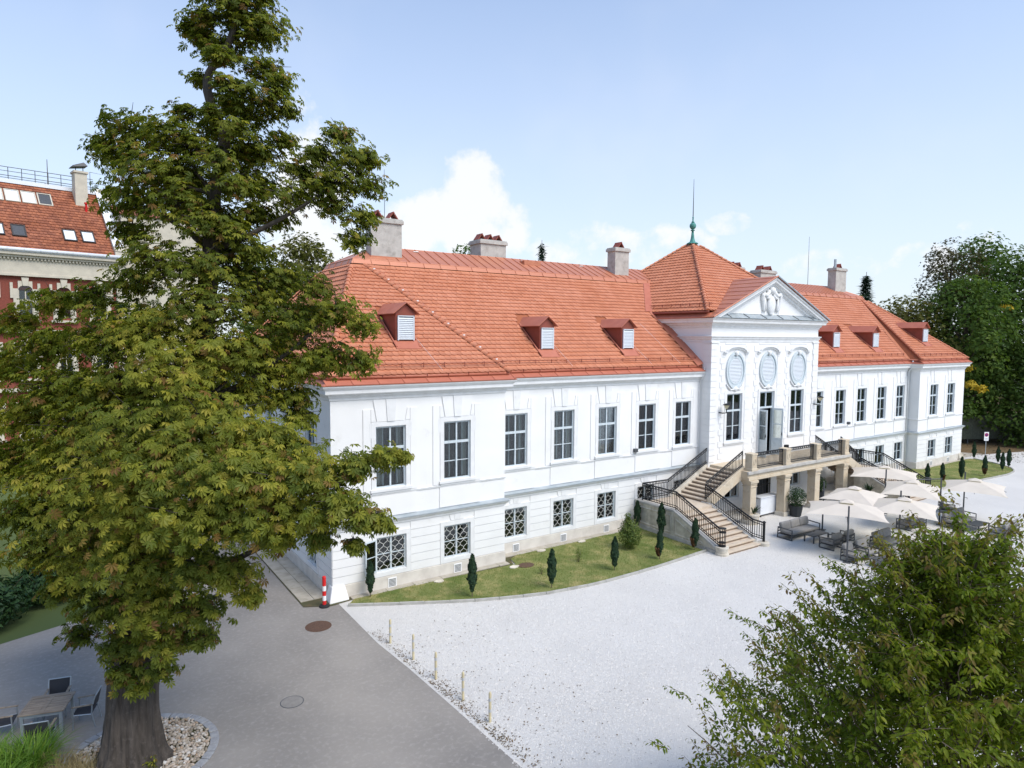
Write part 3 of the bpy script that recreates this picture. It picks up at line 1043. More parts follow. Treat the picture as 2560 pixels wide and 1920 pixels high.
def lay_tiles(P0, U, V, poly, skip=(), w=TW, e=TE):
    """tiles on the plane P0 + u*U + v*V inside the (u,v) polygon, leaving out the skip polygons"""
    P0, U, V = Vector(P0), Vector(U).normalized(), Vector(V).normalized()
    n = U.cross(V)
    M = np.array([U, V, n]).T
    us = [p[0] for p in poly]
    vs = [p[1] for p in poly]
    r = 0
    v = min(vs)
    while v < max(vs) - 0.05:
        u = min(us) + (w / 2 if r % 2 else 0)
        while u < max(us):
            c = (u, v + e * 0.5)
            if in_poly(c, poly) and not any(in_poly(c, s) for s in skip):
                q = P0 + U * (u + random.uniform(-.006, .006)) + V * (v + random.uniform(-.007, .007))
                tiles_pos.append((q.x, q.y, q.z))
                tiles_rot.append(M)
            u += w
        v += e
        r += 1


LPs = math.hypot(YB - YP, ZB - ZE)
LWs = math.hypot(YB - YWE, ZB - ZE)
VP_, VW_ = Vector((0, YB - YP, ZB - ZE)), Vector((0, YB - YWE, ZB - ZE))
DORM = [(4.12, YP, KP, 1.70), (12.33, YWE, KW, 1.85), (18.2, YWE, KW, 1.85)]
DORM += [(MX(c), a, b, d) for c, a, b, d in DORM]


def dorm_skip(x0, y0, L, run, sel):
    """(u,v) rectangles under the dormers on a plane starting at x0 with eave y0"""
    out = []
    for c, a, k, yf in DORM:
        if sel(c):
            v0 = (yf - 0.25 - y0) / run * L
            v1 = (yf + 2.35 - y0) / run * L
            out.append([(c - .62 - x0, v0), (c + .62 - x0, v0), (c + .62 - x0, v1 * .62 + v0 * .38), (c + .45 - x0, v1), (c - .45 - x0, v1), (c - .62 - x0, v1 * .62 + v0 * .38)])
    return out


lay_tiles((-.15, YP, ZE), (1, 0, 0), VP_, [(0, 0), (8.75, 0), (XT2 + .15, LPs), (XT1 + .15, LPs)], dorm_skip(-.15, YP, LPs, YB - YP, lambda c: c < 8))
lay_tiles((49.8, YP, ZE), (1, 0, 0), VP_, [(0, 0), (8.75, 0), (8.75 - XT1 - .15, LPs), (8.75 - XT2 - .15, LPs)], dorm_skip(49.8, YP, LPs, YB - YP, lambda c: c > 50))
lay_tiles((0, YWE, ZE), (1, 0, 0), VW_, [(8.75, 0), (22.95, 0), (22.95, LWs * .58), (25.1, LWs), (XT2, LWs)], dorm_skip(0, YWE, LWs, YB - YWE, lambda c: 8 < c < 25))
lay_tiles((0, YWE, ZE), (1, 0, 0), VW_, [(MX(22.95), 0), (49.2, 0), (MX(XT2) - .35, LWs), (MX(25.1), LWs), (MX(22.95), LWs * .58)], dorm_skip(0, YWE, LWs, YB - YWE, lambda c: 30 < c < 50))
LHs = math.hypot(XT1 + .15, ZB - ZE)
lay_tiles((-.15, 19.15, ZE), (0, -1, 0), (XT1 + .15, 0, ZB - ZE), [(0, 0), (19.3, 0), (19.15 - YB, LHs), (19.15 - 11.65, LHs)])
# tower pyramid
TX0, TX1, TY0, TY1, TZ = 23.15, 35.25, 0.2, 13.5, 12.52
AP = Vector((XC, 6.65, 17.80))
tw = MB()
cor = [(TX0, TY0, TZ), (TX1, TY0, TZ), (TX1, TY1, TZ), (TX0, TY1, TZ)]
for a, b in zip(cor, cor[1:] + cor[:1]):
    tw.face([a, b, tuple(AP)])
tower_roof = tw.build('tower_roof', 'under_tile', mansion)
ntile0 = len(tiles_pos)
Ls = math.hypot(AP.x - TX0, AP.z - TZ)
lay_tiles((TX0, TY1, TZ), (0, -1, 0), (AP.x - TX0, 0, AP.z - TZ), [(0, 0), (TY1 - TY0, 0), (TY1 - AP.y, Ls)])
Lf = math.hypot(AP.y - TY0, AP.z - TZ)
lay_tiles((TX0, TY0, TZ), (1, 0, 0), (0, AP.y - TY0, AP.z - TZ), [(0, 0), (TX1 - TX0, 0), (AP.x - TX0, Lf)], [[(-.6, -1), (6.05, 3.1), (12.7, -1)]])
tp = np.array(tiles_pos)
tr = np.array(tiles_rot)
dist = np.linalg.norm(tp - np.array(CAM), axis=1)
near = [i for i in np.argsort(dist) if tp[i, 0] > 3.6 and i < ntile0][:300]
tm = arr_mesh('tile', tv, tf, 'tile', np.zeros(len(tf)))
for i in near:
    o = link('tile', tm, None, roof)
    o.matrix_local = Matrix.Translation(tp[i]) @ Matrix(tr[i].tolist()).to_4x4()
mask = np.ones(len(tp), bool)
mask[near] = False
for nm, sel, par in (('tile_field', mask & (np.arange(len(tp)) < ntile0), roof), ('tile_field', mask & (np.arange(len(tp)) >= ntile0), tower_roof)):
    V, F, r = scatter(tv, tf, tp[sel], tr[sel], np.ones(sel.sum()), rng.random(sel.sum()))
    link(nm, arr_mesh(nm, V, F, 'tile', r), None, par, kind='stuff')

# ridge tiles along the hips: one tapered half-round tile each
rt = MB()
n = 7
for k, (yy, rad) in enumerate(((-0.03, 0.125), (0.40, 0.10))):
    for j in range(n):
        a = math.pi * j / (n - 1)
        rt.v.append((rad * math.cos(a) * 1.1, yy, rad * math.sin(a) - 0.02))
for j in range(n - 1):
    rt.f.append((j, j + 1, n + j + 1, n + j))
rt.f.append(tuple(range(n)))
rtm = rt.mesh('ridge_tile')
rtm.materials.append(MAT['tile'])
rtm.polygons.foreach_set('use_smooth', [True] * len(rtm.polygons))


def ridge_line(a, b, parent, up=0.05, clip=1.0):
    a, b = Vector(a), Vector(b)
    d = b - a
    n = int(d.length * clip / 0.36)
    y = d.normalized()
    x = y.cross(Vector((0, 0, 1))).normalized()
    z = x.cross(y)
    Mr = Matrix((x, y, z)).transposed().to_4x4()
    for k in range(n):
        p = a + y * (0.36 * k) + z * up
        o = link('ridge_tile', rtm, None, parent)
        o.matrix_local = Matrix.Translation(p) @ Mr @ Matrix.Rotation(R(-2.5), 4, 'X')


ridge_line((-.15, YP, ZE), (XT1, YB, ZB), roof)
ridge_line((8.6, YP, ZE), (XT2, YB, ZB), roof)
ridge_line((MX(-.15), YP, ZE), (MX(XT1), YB, ZB), roof)
ridge_line((MX(8.6), YP, ZE), (MX(XT2), YB, ZB), roof)
ridge_line((-.15, 19.15, ZE), (XT1, 11.65, ZB), roof)
for c in cor[:2] + cor[3:]:
    ridge_line(c, AP, tower_roof, clip=0.97)

# metal-covered cap: upstand strip and low slopes, in seamed panels
ZC = 14.90
RIDGE = [(5.9, 9.5, 15.88), (52.5, 9.5, 15.88)]
cap = MB()
B0 = [(XT1 - .04, YB - .04, ZB + .03), (MX(XT1) + .04, YB - .04, ZB + .03), (MX(XT1) + .04, 11.69, ZB + .03), (XT1 - .04, 11.69, ZB + .03)]
B1 = [(XT1 + .1, YB + .12, ZC), (MX(XT1) - .1, YB + .12, ZC), (MX(XT1) - .1, 11.53, ZC), (XT1 + .1, 11.53, ZC)]
for i in range(4):
    j = (i + 1) % 4
    cap.face([B0[i], B0[j], B1[j], B1[i]])
cap.face([B1[0], B1[1], RIDGE[1], RIDGE[0]]).face([B1[2], B1[3], RIDGE[0], RIDGE[1]]).face([B1[3], B1[0], RIDGE[0]]).face([B1[1], B1[2], RIDGE[1]])
caproof = cap.build('metal_roof', 'copper_red', mansion)
sl_ = Vector((0, 9.5 - B1[0][1], 15.88 - ZC))
pm = MB().box(-.30, .30, 0, sl_.length, 0.004, 0.012).box(.30, .325, 0, sl_.length, 0.004, 0.05)
pmm = pm.mesh('metal_panel')
pmm.materials.append(MAT['copper_red'])
sa = math.atan2(sl_.z, sl_.y)
for k in range(74):
    x = 6.2 + 0.625 * k
    link('metal_panel', pmm, None, caproof, loc=(x, B1[0][1], ZC), rot=(sa, 0, 0))
for a, b in zip([B1[0], B1[1], B1[3]], [RIDGE[0], RIDGE[1], RIDGE[0]]):
    MB().tube([a, b], 0.035, 6).build('seam', 'copper_red', caproof)
MB().tube(RIDGE, 0.035, 6).build('ridge_cap', 'copper_red', caproof)
us = math.hypot(0.16, ZC - ZB - .03)
ua = math.atan2(ZC - ZB - .03, 0.16)
um = MB().box(-.5, .5, 0, us, 0.004, 0.012).box(.49, .52, 0, us, .004, .045)
umm = um.mesh('upstand_panel')
umm.materials.append(MAT['copper_red'])
for k in range(49):
    link('upstand_panel', umm, None, caproof, loc=(XT1 + .6 + 1.03 * k, YB - .04, ZB + .03), rot=(ua, 0, 0))
MB().tube([B1[0], B1[1]], 0.03, 6).tube([B1[3], B1[0]], 0.03, 6).build('roll_joint', 'copper_red', caproof)
for k in range(4):
    MB().tube([(B0[0][0], 7.9 + k * 1.0, ZB + .05), (B1[0][0], 7.9 + k * 1.0, ZC + .02)], 0.018, 5).build('seam', 'copper_red', caproof)
MB().box(15.6, 16.9, 8.55, 9.1, 15.38, 15.72).build('roof_hatch', 'copper_red', caproof)
for hx in (8.3, 15.9, 20.8):
    MB().tube([(hx - .15, 9.15, 15.74), (hx + .15, 9.12, 15.76)], 0.03, 6).build('step_hook', 'zinc', caproof)

# valley and apron flashings beside the tower
for s in (1, -1):
    f = (lambda x: x) if s > 0 else MX
    zf = lambda y, d=0.075: ZE + KW * (y - YWE) + d
    vl = MB()
    vl.face([(f(22.95), YWE - .1, zf(YWE - .1)), (f(TOW0), YWE - .1, zf(YWE - .1) + .14), (f(TOW0), 4.9, zf(4.9) + .14), (f(22.95), 4.9, zf(4.9))])
    vl.face([(f(22.6), 4.75, zf(4.75) + .02), (f(23.2), 4.75, zf(4.75) + .06), (f(25.75), YB, zf(YB) + .06), (f(25.0), YB, zf(YB) + .02)])
    vl.build('valley_flashing', 'red_metal', roof)
    # the broad lead apron between pavilion hip and wing slope
    MB().face([(f(8.62), YWE, ZE + .05), (f(9.2), YWE, ZE + .07), (f(XT2 + .5), YB, ZB + .05), (f(XT2), YB, ZB + .04)]).build('valley_flashing', 'copper_red', roof)
# lightning conductor clips along the pavilion hip
for k in range(9):
    t_ = 0.08 + k * 0.105
    p = Vector((8.6, YP, ZE)).lerp(Vector((XT2, YB, ZB)), t_)
    MB().box(p.x - .05, p.x + .05, p.y - .03, p.y + .03, p.z + .15, p.z + .2).build('conductor_clip', 'signal_white', roof)
for x, yy, k in ((5.1, YP, KP), (13.3, YWE, KW), (19.2, YWE, KW), (21.6, YWE, KW)):
    MB().tube([(x - .5, yy + 3, ZE + 3 * k + .09), (x, yy + .1, ZE + .1 * k + .09)], 0.006, 4).build('conductor_wire', 'signal_white', roof)

# ---- dormers
for c, y0, k, yf in DORM:
    zr = lambda y: ZE + k * (y - y0)
    hw = 0.48
    zb_, zw, zg = zr(yf) - 0.06, zr(yf) + 1.40, zr(yf) + 1.78
    yback = y0 + (zg - ZE) / k
    ybw = y0 + (zw - ZE) / k
    d = MB()
    d.face([(c - hw, yf, zb_), (c + hw, yf, zb_), (c + hw, yf, zw), (c, yf, zg), (c - hw, yf, zw)])
    for s in (-1, 1):
        d.face([(c + s * hw, yf, zb_), (c + s * hw, yf, zw), (c + s * hw, ybw, zw)])
    dm = d.build('dormer', 'dark_red', mansion)
    rr = MB()
    for s in (-1, 1):
        e = 0.17
        ze = zw - e * (zg - zw) / hw
        a = [(c, yf - .16, zg + .06), (c + s * (hw + e), yf - .16, ze + .06), (c + s * (hw + e), y0 + (ze + .06 - ZE) / k + .05, ze + .06), (c, yback + .1, zg + .06)]
        rr.hexa(a, [(p[0], p[1], p[2] + .035) for p in a])
    rr.build('dormer_roof', 'red_metal', dm)
    MB().hexa([(c - .62, yf - .42, zr(yf - .42) + .06), (c + .62, yf - .42, zr(yf - .42) + .06), (c + .58, yf, zr(yf) + .08), (c - .58, yf, zr(yf) + .08)],
              [(c - .62, yf - .42, zr(yf - .42) + .09), (c + .62, yf - .42, zr(yf - .42) + .09), (c + .58, yf, zr(yf) + .14), (c - .58, yf, zr(yf) + .14)]).build('apron', 'red_metal', dm)
    for s in (-1, 1):
        MB().tube([(c + s * .58, yf - .35, zr(yf - .35) + .1), (c + s * .58, ybw, zr(ybw) + .1)], 0.045, 5).build('side_flashing', 'red_metal', dm)
    MB().box(c - .40, c + .40, yf - .03, yf - .002, zr(yf) + .15, zw - .17).build('louver_frame', 'dark_metal', dm)
    sm = MB().hexa([(-.37, 0, 0), (.37, 0, 0), (.37, .05, .075), (-.37, .05, .075)], [(-.37, -.012, .006), (.37, -.012, .006), (.37, .038, .081), (-.37, .038, .081)]).mesh('slat')
    sm.materials.append(MAT['slat_white'])
    z = zr(yf) + .18
    while z < zw - .25:
        link('slat', sm, None, dm, loc=(c, yf - .085, z))
        z += 0.083
    fr = MB().box(c - .41, c - .36, yf - .1, yf - .03, zr(yf) + .14, zw - .16).box(c + .36, c + .41, yf - .1, yf - .03, zr(yf) + .14, zw - .16).box(c - .41, c + .41, yf - .1, yf - .03, zw - .18, zw - .14)
    fr.build('louver_trim', 'slat_white', dm)

# ---- chimneys
def chimney(x0, x1, y0, y1, z0, z1, ncap, alongx=True):
    b = MB().box(x0, x1, y0, y1, z0, z1 - .25).box(x0 - .09, x1 + .09, y0 - .09, y1 + .09, z1 - .25, z1 - .06).box(x0 - .04, x1 + .04, y0 - .04, y1 + .04, z1 - .06, z1 + .02)
    o = b.build('chimney', 'concrete', mansion, bevel=0.015)
    MB().box(x0 - .06, x1 + .06, y0 - .06, y1 + .06, z0, z0 + .3).build('chimney_collar', 'copper_red', o)
    for k in range(ncap):
        if alongx:
            cx, cy = x0 + (x1 - x0) * (k + .5) / ncap, (y0 + y1) / 2
        else:
            cx, cy = (x0 + x1) / 2, y0 + (y1 - y0) * (k + .5) / ncap
        t = MB()
        for s in (-1, 1):
            a = [(cx, cy - .3, z1 + .36), (cx + s * .25, cy - .3, z1 + .02), (cx + s * .25, cy + .3, z1 + .02), (cx, cy + .3, z1 + .36)]
            t.hexa(a, [(p[0] + s * .05, p[1], p[2] + .035) for p in a])
        t.tube([(cx, cy - .33, z1 + .39), (cx, cy + .33, z1 + .39)], 0.05, 6)
        t.build('chimney_cap', 'dark_red', o)
    return o


chimney(5.1, 6.9, 8.0, 8.8, 14.9, 17.25, 2)
chimney(13.0, 14.9, 9.6, 10.9, 15.0, 16.95, 3)
chimney(23.0, 24.3, 8.1, 8.9, 14.9, 17.1, 1)
chimney(51.4, 53.2, 8.4, 9.2, 14.9, 17.55, 1)
MB().tube([(51.9, 8.8, 17.5), (51.9, 8.8, 18.4)], 0.12, 10).build('flue', 'zinc', mansion)
chimney(41.6, 43.8, 9.6, 10.6, 15.0, 16.85, 2)
chimney(37.8, 39.4, 9.7, 10.6, 15.0, 16.9, 2)
chimney(33.4, 34.6, 9.2, 10.0, 14.9, 17.2, 1)
for rx, ry, z0, z1 in ((6.45, 9.3, 15.6, 20.2), (48.6, 9.5, 15.7, 20.3)):
    MB().tube([(rx, ry, z0), (rx, ry, z1)], [0.022, 0.012], 6).build('lightning_rod', 'dark_metal', mansion)

# ---- finial of the tower
prof = [(0.42, 0), (0.40, .05), (0.2, .16), (0.13, .4), (0.09, .75), (0.075, .92), (0.15, .96), (0.15, 1.0), (0.09, 1.04)]
fin = MB().lathe(prof, (AP.x, AP.y, AP.z - .12), 16).build('finial', 'verdigris', mansion, smooth=True)
MB().ball((AP.x, AP.y, AP.z + 1.17), (.235, .235, .25), 16, 10).lathe([(.1, 0), (.12, .05), (.05, .12), (.045, .35), (.07, .38), (.035, .42)], (AP.x, AP.y, AP.z + 1.40), 10).build('finial_ball', 'verdigris', fin, smooth=True)
MB().tube([(AP.x, AP.y, AP.z + 1.7), (AP.x, AP.y, 22.3)], [0.035, 0.012], 6).build('finial_spike', 'dark_metal', fin)

# ---- tower front: entablature, pediment, pilasters, oval louvers
TP = [(TOW0, 13.3), (TOW0, YR), (TOW1, YR), (TOW1, 13.3)]
sweep(TP, [(0, 10.62), (.03, 10.64), (.04, 10.78), (.09, 10.82), (.10, 10.90), (.16, 10.95), (.17, 11.0), (0, 11.02)]).build('architrave', 'trim', mansion)
sweep(TP, [(0, 11.5), (.05, 11.52), (.06, 11.62), (.14, 11.68), (.17, 11.78), (.36, 11.82), (.38, 11.95), (.43, 12.0), (.47, 12.06), (0, 12.08)]).build('tower_cornice', 'trim', mansion)
for s in (0, 1):
    pth = [(TOW0, 13.3), (TOW0, YR)] if s == 0 else [(TOW1, YR), (TOW1, 13.3)]
    sweep(pth, [(.46, 12.07), (.47, 12.10), (.15, 12.40), (-.1, 12.40)]).build('tower_eaves_flashing', 'red_metal', mansion)
    g = [(0.33 + 0.075 * math.cos(a), 12.46 + 0.075 * math.sin(a)) for a in [2 * math.pi * k / 10 for k in range(10)]]
    sweep(pth, g, True).build('tower_gutter', 'dark_red', mansion, smooth=True)
sgt = MB()
for k in range(7):
    sgt.box(23.42, 23.45, .3 + .75 * k, .33 + .75 * k, 12.75, 13.02)
sgt.tube([(23.43, .1, 12.9), (23.43, 5.2, 12.9)], .011, 5).tube([(23.43, .1, 13.0), (23.43, 5.2, 13.0)], .011, 5)
sgt.build('snow_guard', 'dark_red', mansion)
# pediment
PX0, PX1, PZ0, PZ1 = 23.03, 35.37, 12.08, 14.78
YF = YR - 0.47
ped = MB()
ped.face([(23.6, YR - .02, 12.08), (34.8, YR - .02, 12.08), (XC, YR - .02, 14.5)])
pediment = ped.build('pediment', 'plaster', mansion)
for s in (1, -1):
    f = (lambda x: x) if s > 0 else MX
    dx, dz = XC - PX0, PZ1 - PZ0
    L_ = math.hypot(dx, dz)
    nx, nz = dz / L_, -dx / L_            # perpendicular, into the gable
    steps = [(0.0, 0.10, 0.47), (0.10, 0.26, 0.40), (0.26, 0.34, 0.30), (0.34, 0.50, 0.14), (.50, .56, .07)]
    rk = MB()
    for a, b, o in steps:
        q = []
        for t_, base in ((a, (PX0, PZ0)), (b, (PX0, PZ0))):
            pass
        a0 = (PX0 + (a / -nz) * 0, PZ0)
        # bands parallel to the rake, bounded by the horizontal base and the mitre at the apex
        zb0, zb1 = PZ1 - a / (dx / L_), PZ1 - b / (dx / L_)
        xa, xb = PX0 + (PZ1 - zb0) * dx / dz, PX0 + (PZ1 - zb1) * dx / dz
        poly = [(f(xa), YR - o, PZ0), (f(XC), YR - o, zb0), (f(XC), YR - o, zb1), (f(xb), YR - o, PZ0)]
        rk.hexa(poly, [(p[0], YR, p[2]) for p in poly])
    rk.build('raking_cornice', 'trim', pediment)
    # standing-seam roof of the gable back to the pyramid
    yb = TY0 + .1 + (PZ1 - TZ) / ((AP.z - TZ) / (AP.y - TY0)) + .15
    g0 = [(f(PX0 - .06), YF - .06, PZ0 + .02), (f(XC), YF - .06, PZ1 + .06), (f(XC), yb, PZ1 + .06), (f(PX0 - .06), TY0 + .3, PZ0 + .02)]
    grf = MB().hexa(g0, [(p[0], p[1], p[2] + .035) for p in g0]).build('gable_roof', 'copper_red', pediment)
    for k in range(9):
        t_ = (k + .8) / 9.3
        a = Vector(g0[0]).lerp(Vector(g0[1]), t_)
        b = Vector(g0[3]).lerp(Vector(g0[2]), t_)
        MB().tube([a + Vector((0, 0, .045)), b + Vector((0, 0, .045))], .022, 5).build('seam', 'copper_red', grf)
    MB().tube([(f(PX0 - .06), YF - .08, PZ0 + .05), (f(XC), YF - .08, PZ1 + .09)], .045, 6).build('verge', 'copper_red' if s > 0 else 'zinc', pediment)
    tri = [(f(24.9), YR - .03, 12.42), (f(XC - .9), YR - .03, 12.42), (f(XC - .9), YR - .03, 14.0)]
    for a, b in zip(tri, tri[1:] + tri[:1]):
        MB().tube([a, b], 0.022, 5).build('tympanum_moulding', 'trim', pediment)
led = [(23.35, YF + .04, 12.10), (35.05, YF + .04, 12.10), (34.6, YR - .01, 12.38), (23.8, YR - .01, 12.38)]
lc = MB().hexa(led, [(p[0], p[1], p[2] + .02) for p in led]).build('pediment_ledge', 'zinc', pediment)
for k in range(6):
    x = 24.8 + k * 1.76
    MB().tube([(x, YF + .04, 12.13), (x - .12, YR - .02, 12.40)], .028, 5).build('seam', 'dark_metal', lc)
# carved coat of arms: shield, orb, helmeted scrolls and hanging drapery
arms = MB()
arms.ball((XC, YR - .10, 13.05), (.42, .16, .62), 14, 10).ball((XC, YR - .16, 13.95), (.27, .2, .24), 12, 8).ball((XC - .32, YR - .1, 13.83), (.2, .14, .2), 10, 6).ball((XC + .32, YR - .1, 13.83), (.2, .14, .2), 10, 6)
for s in (-1, 1):
    arms.tube([(XC + s * .3, YR - .12, 13.9), (XC + s * .55, YR - .14, 13.62), (XC + s * .85, YR - .13, 13.72), (XC + s * .95, YR - .1, 13.5), (XC + s * .88, YR - .1, 13.1), (XC + s * .78, YR - .08, 12.72), (XC + s * .66, YR - .08, 12.6)], [.1, .14, .15, .14, .12, .1, .06], 8)
    arms.tube([(XC + s * .1, YR - .12, 13.72), (XC + s * .4, YR - .16, 13.45), (XC + s * .62, YR - .15, 13.5)], [.08, .1, .07], 8)
    arms.tube([(XC + s * .7, YR - .1, 13.5), (XC + s * .66, YR - .11, 13.0), (XC + s * .52, YR - .1, 12.62)], [.07, .09, .05], 7)
    arms.ball((XC + s * .95, YR - .12, 13.62), .14, 8, 6)
arms.ball((XC, YR - .1, 12.5), (.2, .1, .12), 8, 6)
arms.build('coat_of_arms', 'trim', pediment, smooth=True)

# corner pilasters of alternating quoins
for s in (1, -1):
    f = (lambda x: x) if s > 0 else MX
    for k in range(19):
        z0 = 3.3 + k * .382
        w0 = .62 if k % 2 else .55
        xs2 = sorted((f(TOW0 - .03), f(TOW0 + w0)))
        MB().box(xs2[0], xs2[1], YR - .05, YR + .6, z0, z0 + .362).build('quoin', 'plaster', walls['tower'])
    MB().box(*sorted((f(TOW0 - .06), f(TOW0 + .7))), YR - .08, YR + .62, 10.56, 10.66).build('capital', 'trim', walls['tower'])
for c in RX:
    h = .8
    for s in (-1, 1):
        for k in range(19):
            z0 = 3.4 + k * .37
            w0 = .30 if k % 2 else .46
            xa, xb = c + s * (h + .22), c + s * (h + .22 + w0)
            MB().box(min(xa, xb), max(xa, xb), YR - .03, YR, z0, z0 + .35).build('quoin', 'plaster', walls['tower'])
    # oval louver
    zc, rx_, rz_ = 8.87, .70, .88
    ring = MB()
    for k in range(40):
        a0, a1 = 2 * math.pi * k / 40, 2 * math.pi * (k + 1) / 40
        for ro, ri, o in ((1.0, .88, .06), (1.32, 1.14, .10), (1.14, 1.0, .035)):
            p = [(c + rx_ * q * math.cos(a), YR - o, zc + rz_ * q * math.sin(a)) for q, a in ((ro, a0), (ro, a1), (ri, a1), (ri, a0))]
            ring.hexa(p[::-1], [(x, YR + .01, z) for x, y, z in p[::-1]])
    ov = ring.build('oval_window', 'joinery', mansion)
    MB().face([(c + rx_ * .98 * math.cos(2 * math.pi * k / 40), YR - .006, zc + rz_ * .98 * math.sin(2 * math.pi * k / 40)) for k in range(40)]).build('louver_back', 'dark_metal', ov)  # dark sheet: the shade in the gaps between slats is its colour
    z = -rz_ * .86
    while z < rz_ * .86:
        hw = rx_ * .9 * math.sqrt(max(0.01, 1 - ((z + .03) / (rz_ * .92)) ** 2))
        MB().hexa([(c - hw, YR - .055, zc + z), (c + hw, YR - .055, zc + z), (c + hw, YR - .01, zc + z + .07), (c - hw, YR - .01, zc + z + .07)],
                  [(c - hw, YR - .065, zc + z + .01), (c + hw, YR - .065, zc + z + .01), (c + hw, YR - .02, zc + z + .08), (c - hw, YR - .02, zc + z + .08)]).build('slat', 'slat_white', ov)
        z += .088
    arc = [(c - 1.22, 9.88), (c - .95, 9.88)] + [(c + .95 * math.sin(R(a)), 9.88 + .34 * math.cos(R(a))) for a in range(-90, 91, 15)] + [(c + .95, 9.88), (c + 1.22, 9.88)]
    hd = MB()
    for (xa, za), (xb, zb_) in zip(arc, arc[1:]):
        if abs(xb - xa) + abs(zb_ - za) < 1e-4:
            continue
        for lo, hi, o in ((0, .1, .10), (.1, .17, .18)):
            p = [(xa, YR - o, za + lo), (xb, YR - o, zb_ + lo), (xb, YR - o, zb_ + hi), (xa, YR - o, za + hi)]
            hd.hexa(p, [(x, YR, z) for x, y, z in p])
    hd.build('hood_mould', 'trim', ov)
    MB().ball((c, YR - .12, 9.93), (.14, .1, .17), 8, 6).ball((c - .14, YR - .1, 10.0), .07, 8, 5).ball((c + .14, YR - .1, 10.0), .07, 8, 5).build('shell_ornament', 'trim', ov)
    orn = MB().ball((c, YR - .07, 7.72), (.22, .08, .16), 10, 6)
    for s in (-1, 1):
        orn.tube([(c + s * .12, YR - .06, 7.72), (c + s * .45, YR - .05, 7.66), (c + s * .68, YR - .05, 7.85), (c + s * .86, YR - .04, 8.05)], [.07, .06, .05, .03], 6)
    orn.build('scroll_ornament', 'trim', ov, smooth=True)
    MB().box(c - 1.0, c + 1.0, YR - .03, YR, 10.5, 10.56).build('frieze_moulding', 'trim', walls['tower'])

# ---- main door: transom light, two leaves standing open, inner door ajar
dk = window_kit('doorlight', 1.56, 1.06, 'low')
dfr = MB().box(XC - .78, XC - .70, YR + .07, YR + .17, 3.18, 7.4).box(XC + .70, XC + .78, YR + .07, YR + .17, 3.18, 7.4).box(XC - .7, XC + .7, YR + .06, YR + .17, 6.30, 6.42).box(XC - .7, XC + .7, YR + .07, YR + .17, 7.32, 7.4).box(XC - .04, XC + .04, YR + .06, YR + .16, 6.42, 7.32).build('door', 'joinery', mansion)
for a, b in ((-.7, -.04), (.04, .7)):
    MB().box(XC + a, XC + b, YR + .105, YR + .112, 6.42, 7.32).build('pane', 'glass', dfr)
MB().box(XC - .98, XC - .78, YR - .045, YR, 3.18, 7.42).box(XC + .78, XC + .98, YR - .045, YR, 3.18, 7.42).box(XC - .98, XC + .98, YR - .05, YR, 7.42, 7.6).build('surround', 'trim', dfr)
for s, an in ((-1, R(-98)), (1, R(112))):
    lf = MB()
    for a, b, c_, d_ in ((0, .1, 0, 3.08), (.6, .7, 0, 3.08), (.1, .6, 0, .12), (.1, .6, 2.96, 3.08), (.1, .6, 1.0, 1.12)):
        lf.box(a, b, -.025, .025, c_, d_)
    lf.box(.1, .6, -.012, .012, .12, 1.0).box(.18, .52, -.022, .022, .22, .9).box(.1, .6, -.015, .015, 2.0, 2.05)
    if s < 0:
        l_ = lf.build('door_leaf', 'joinery', dfr, loc=(XC - .72, YR + .05, 3.2), rot=(0, 0, an))
    else:
        lf.moved(lambda p: (-p[0], p[1], p[2]))
        l_ = lf.build('door_leaf', 'joinery', dfr, loc=(XC + .72, YR + .05, 3.2), rot=(0, 0, an))
    for z0, z1 in ((1.12, 2.0), (2.05, 2.96)):
        MB().box(*((.1, .6) if s < 0 else (-.6, -.1)), -.004, .004, z0, z1).build('pane', 'glass', l_)
    MB().box(*((.63, .67) if s < 0 else (-.67, -.63)), -.07, .07, 1.3, 1.5).build('handle', 'dark_metal', l_)
idr = MB().box(XC - .7, XC + .02, YR + .62, YR + .68, 3.18, 6.3).box(XC - .6, XC - .1, YR + .60, YR + .62, 3.4, 4.3).box(XC - .6, XC - .1, YR + .60, YR + .62, 4.5, 6.1)
idr.build('inner_door', 'zinc', dfr)
# ground-floor gate under the terrace
gt = MB()
for k in range(9):
    gt.box(XC - .7 + k * .17, XC - .68 + k * .17, YR + .02, YR + .05, .1, 2.4)
gt.box(XC - .75, XC + .75, YR + .02, YR + .05, .1, .16).box(XC - .75, XC + .75, YR + .02, YR + .05, 1.2, 1.26).box(XC - .75, XC + .75, YR + .02, YR + .05, 2.34, 2.4)
gt.build('gate', 'iron', mansion)
MB().box(XC - .75, XC + .75, YR + .3, YR + .34, .02, 2.45).build('cellar_door', 'dark_metal', mansion)

# ------------------------------------------------------------------ double staircase with terrace
stair = thing('stone_staircase', 'double-flight sandstone staircase with black iron railings and columned terrace', 'staircase')
RS = 0.1575
bal = MB().tube([(0, 0, 0.10), (0, 0, 0.97)], 0.02, 4)
balm = bal.mesh('baluster')
balm.materials.append(MAT['iron'])
balr = MB()
for k in range(8):
    a0, a1 = math.pi * k / 4, math.pi * (k + 1) / 4
    balr.tube([(.045 * math.cos(a0), 0, .905 + .045 * math.sin(a0)), (.045 * math.cos(a1), 0, .905 + .045 * math.sin(a1))], .008, 4)


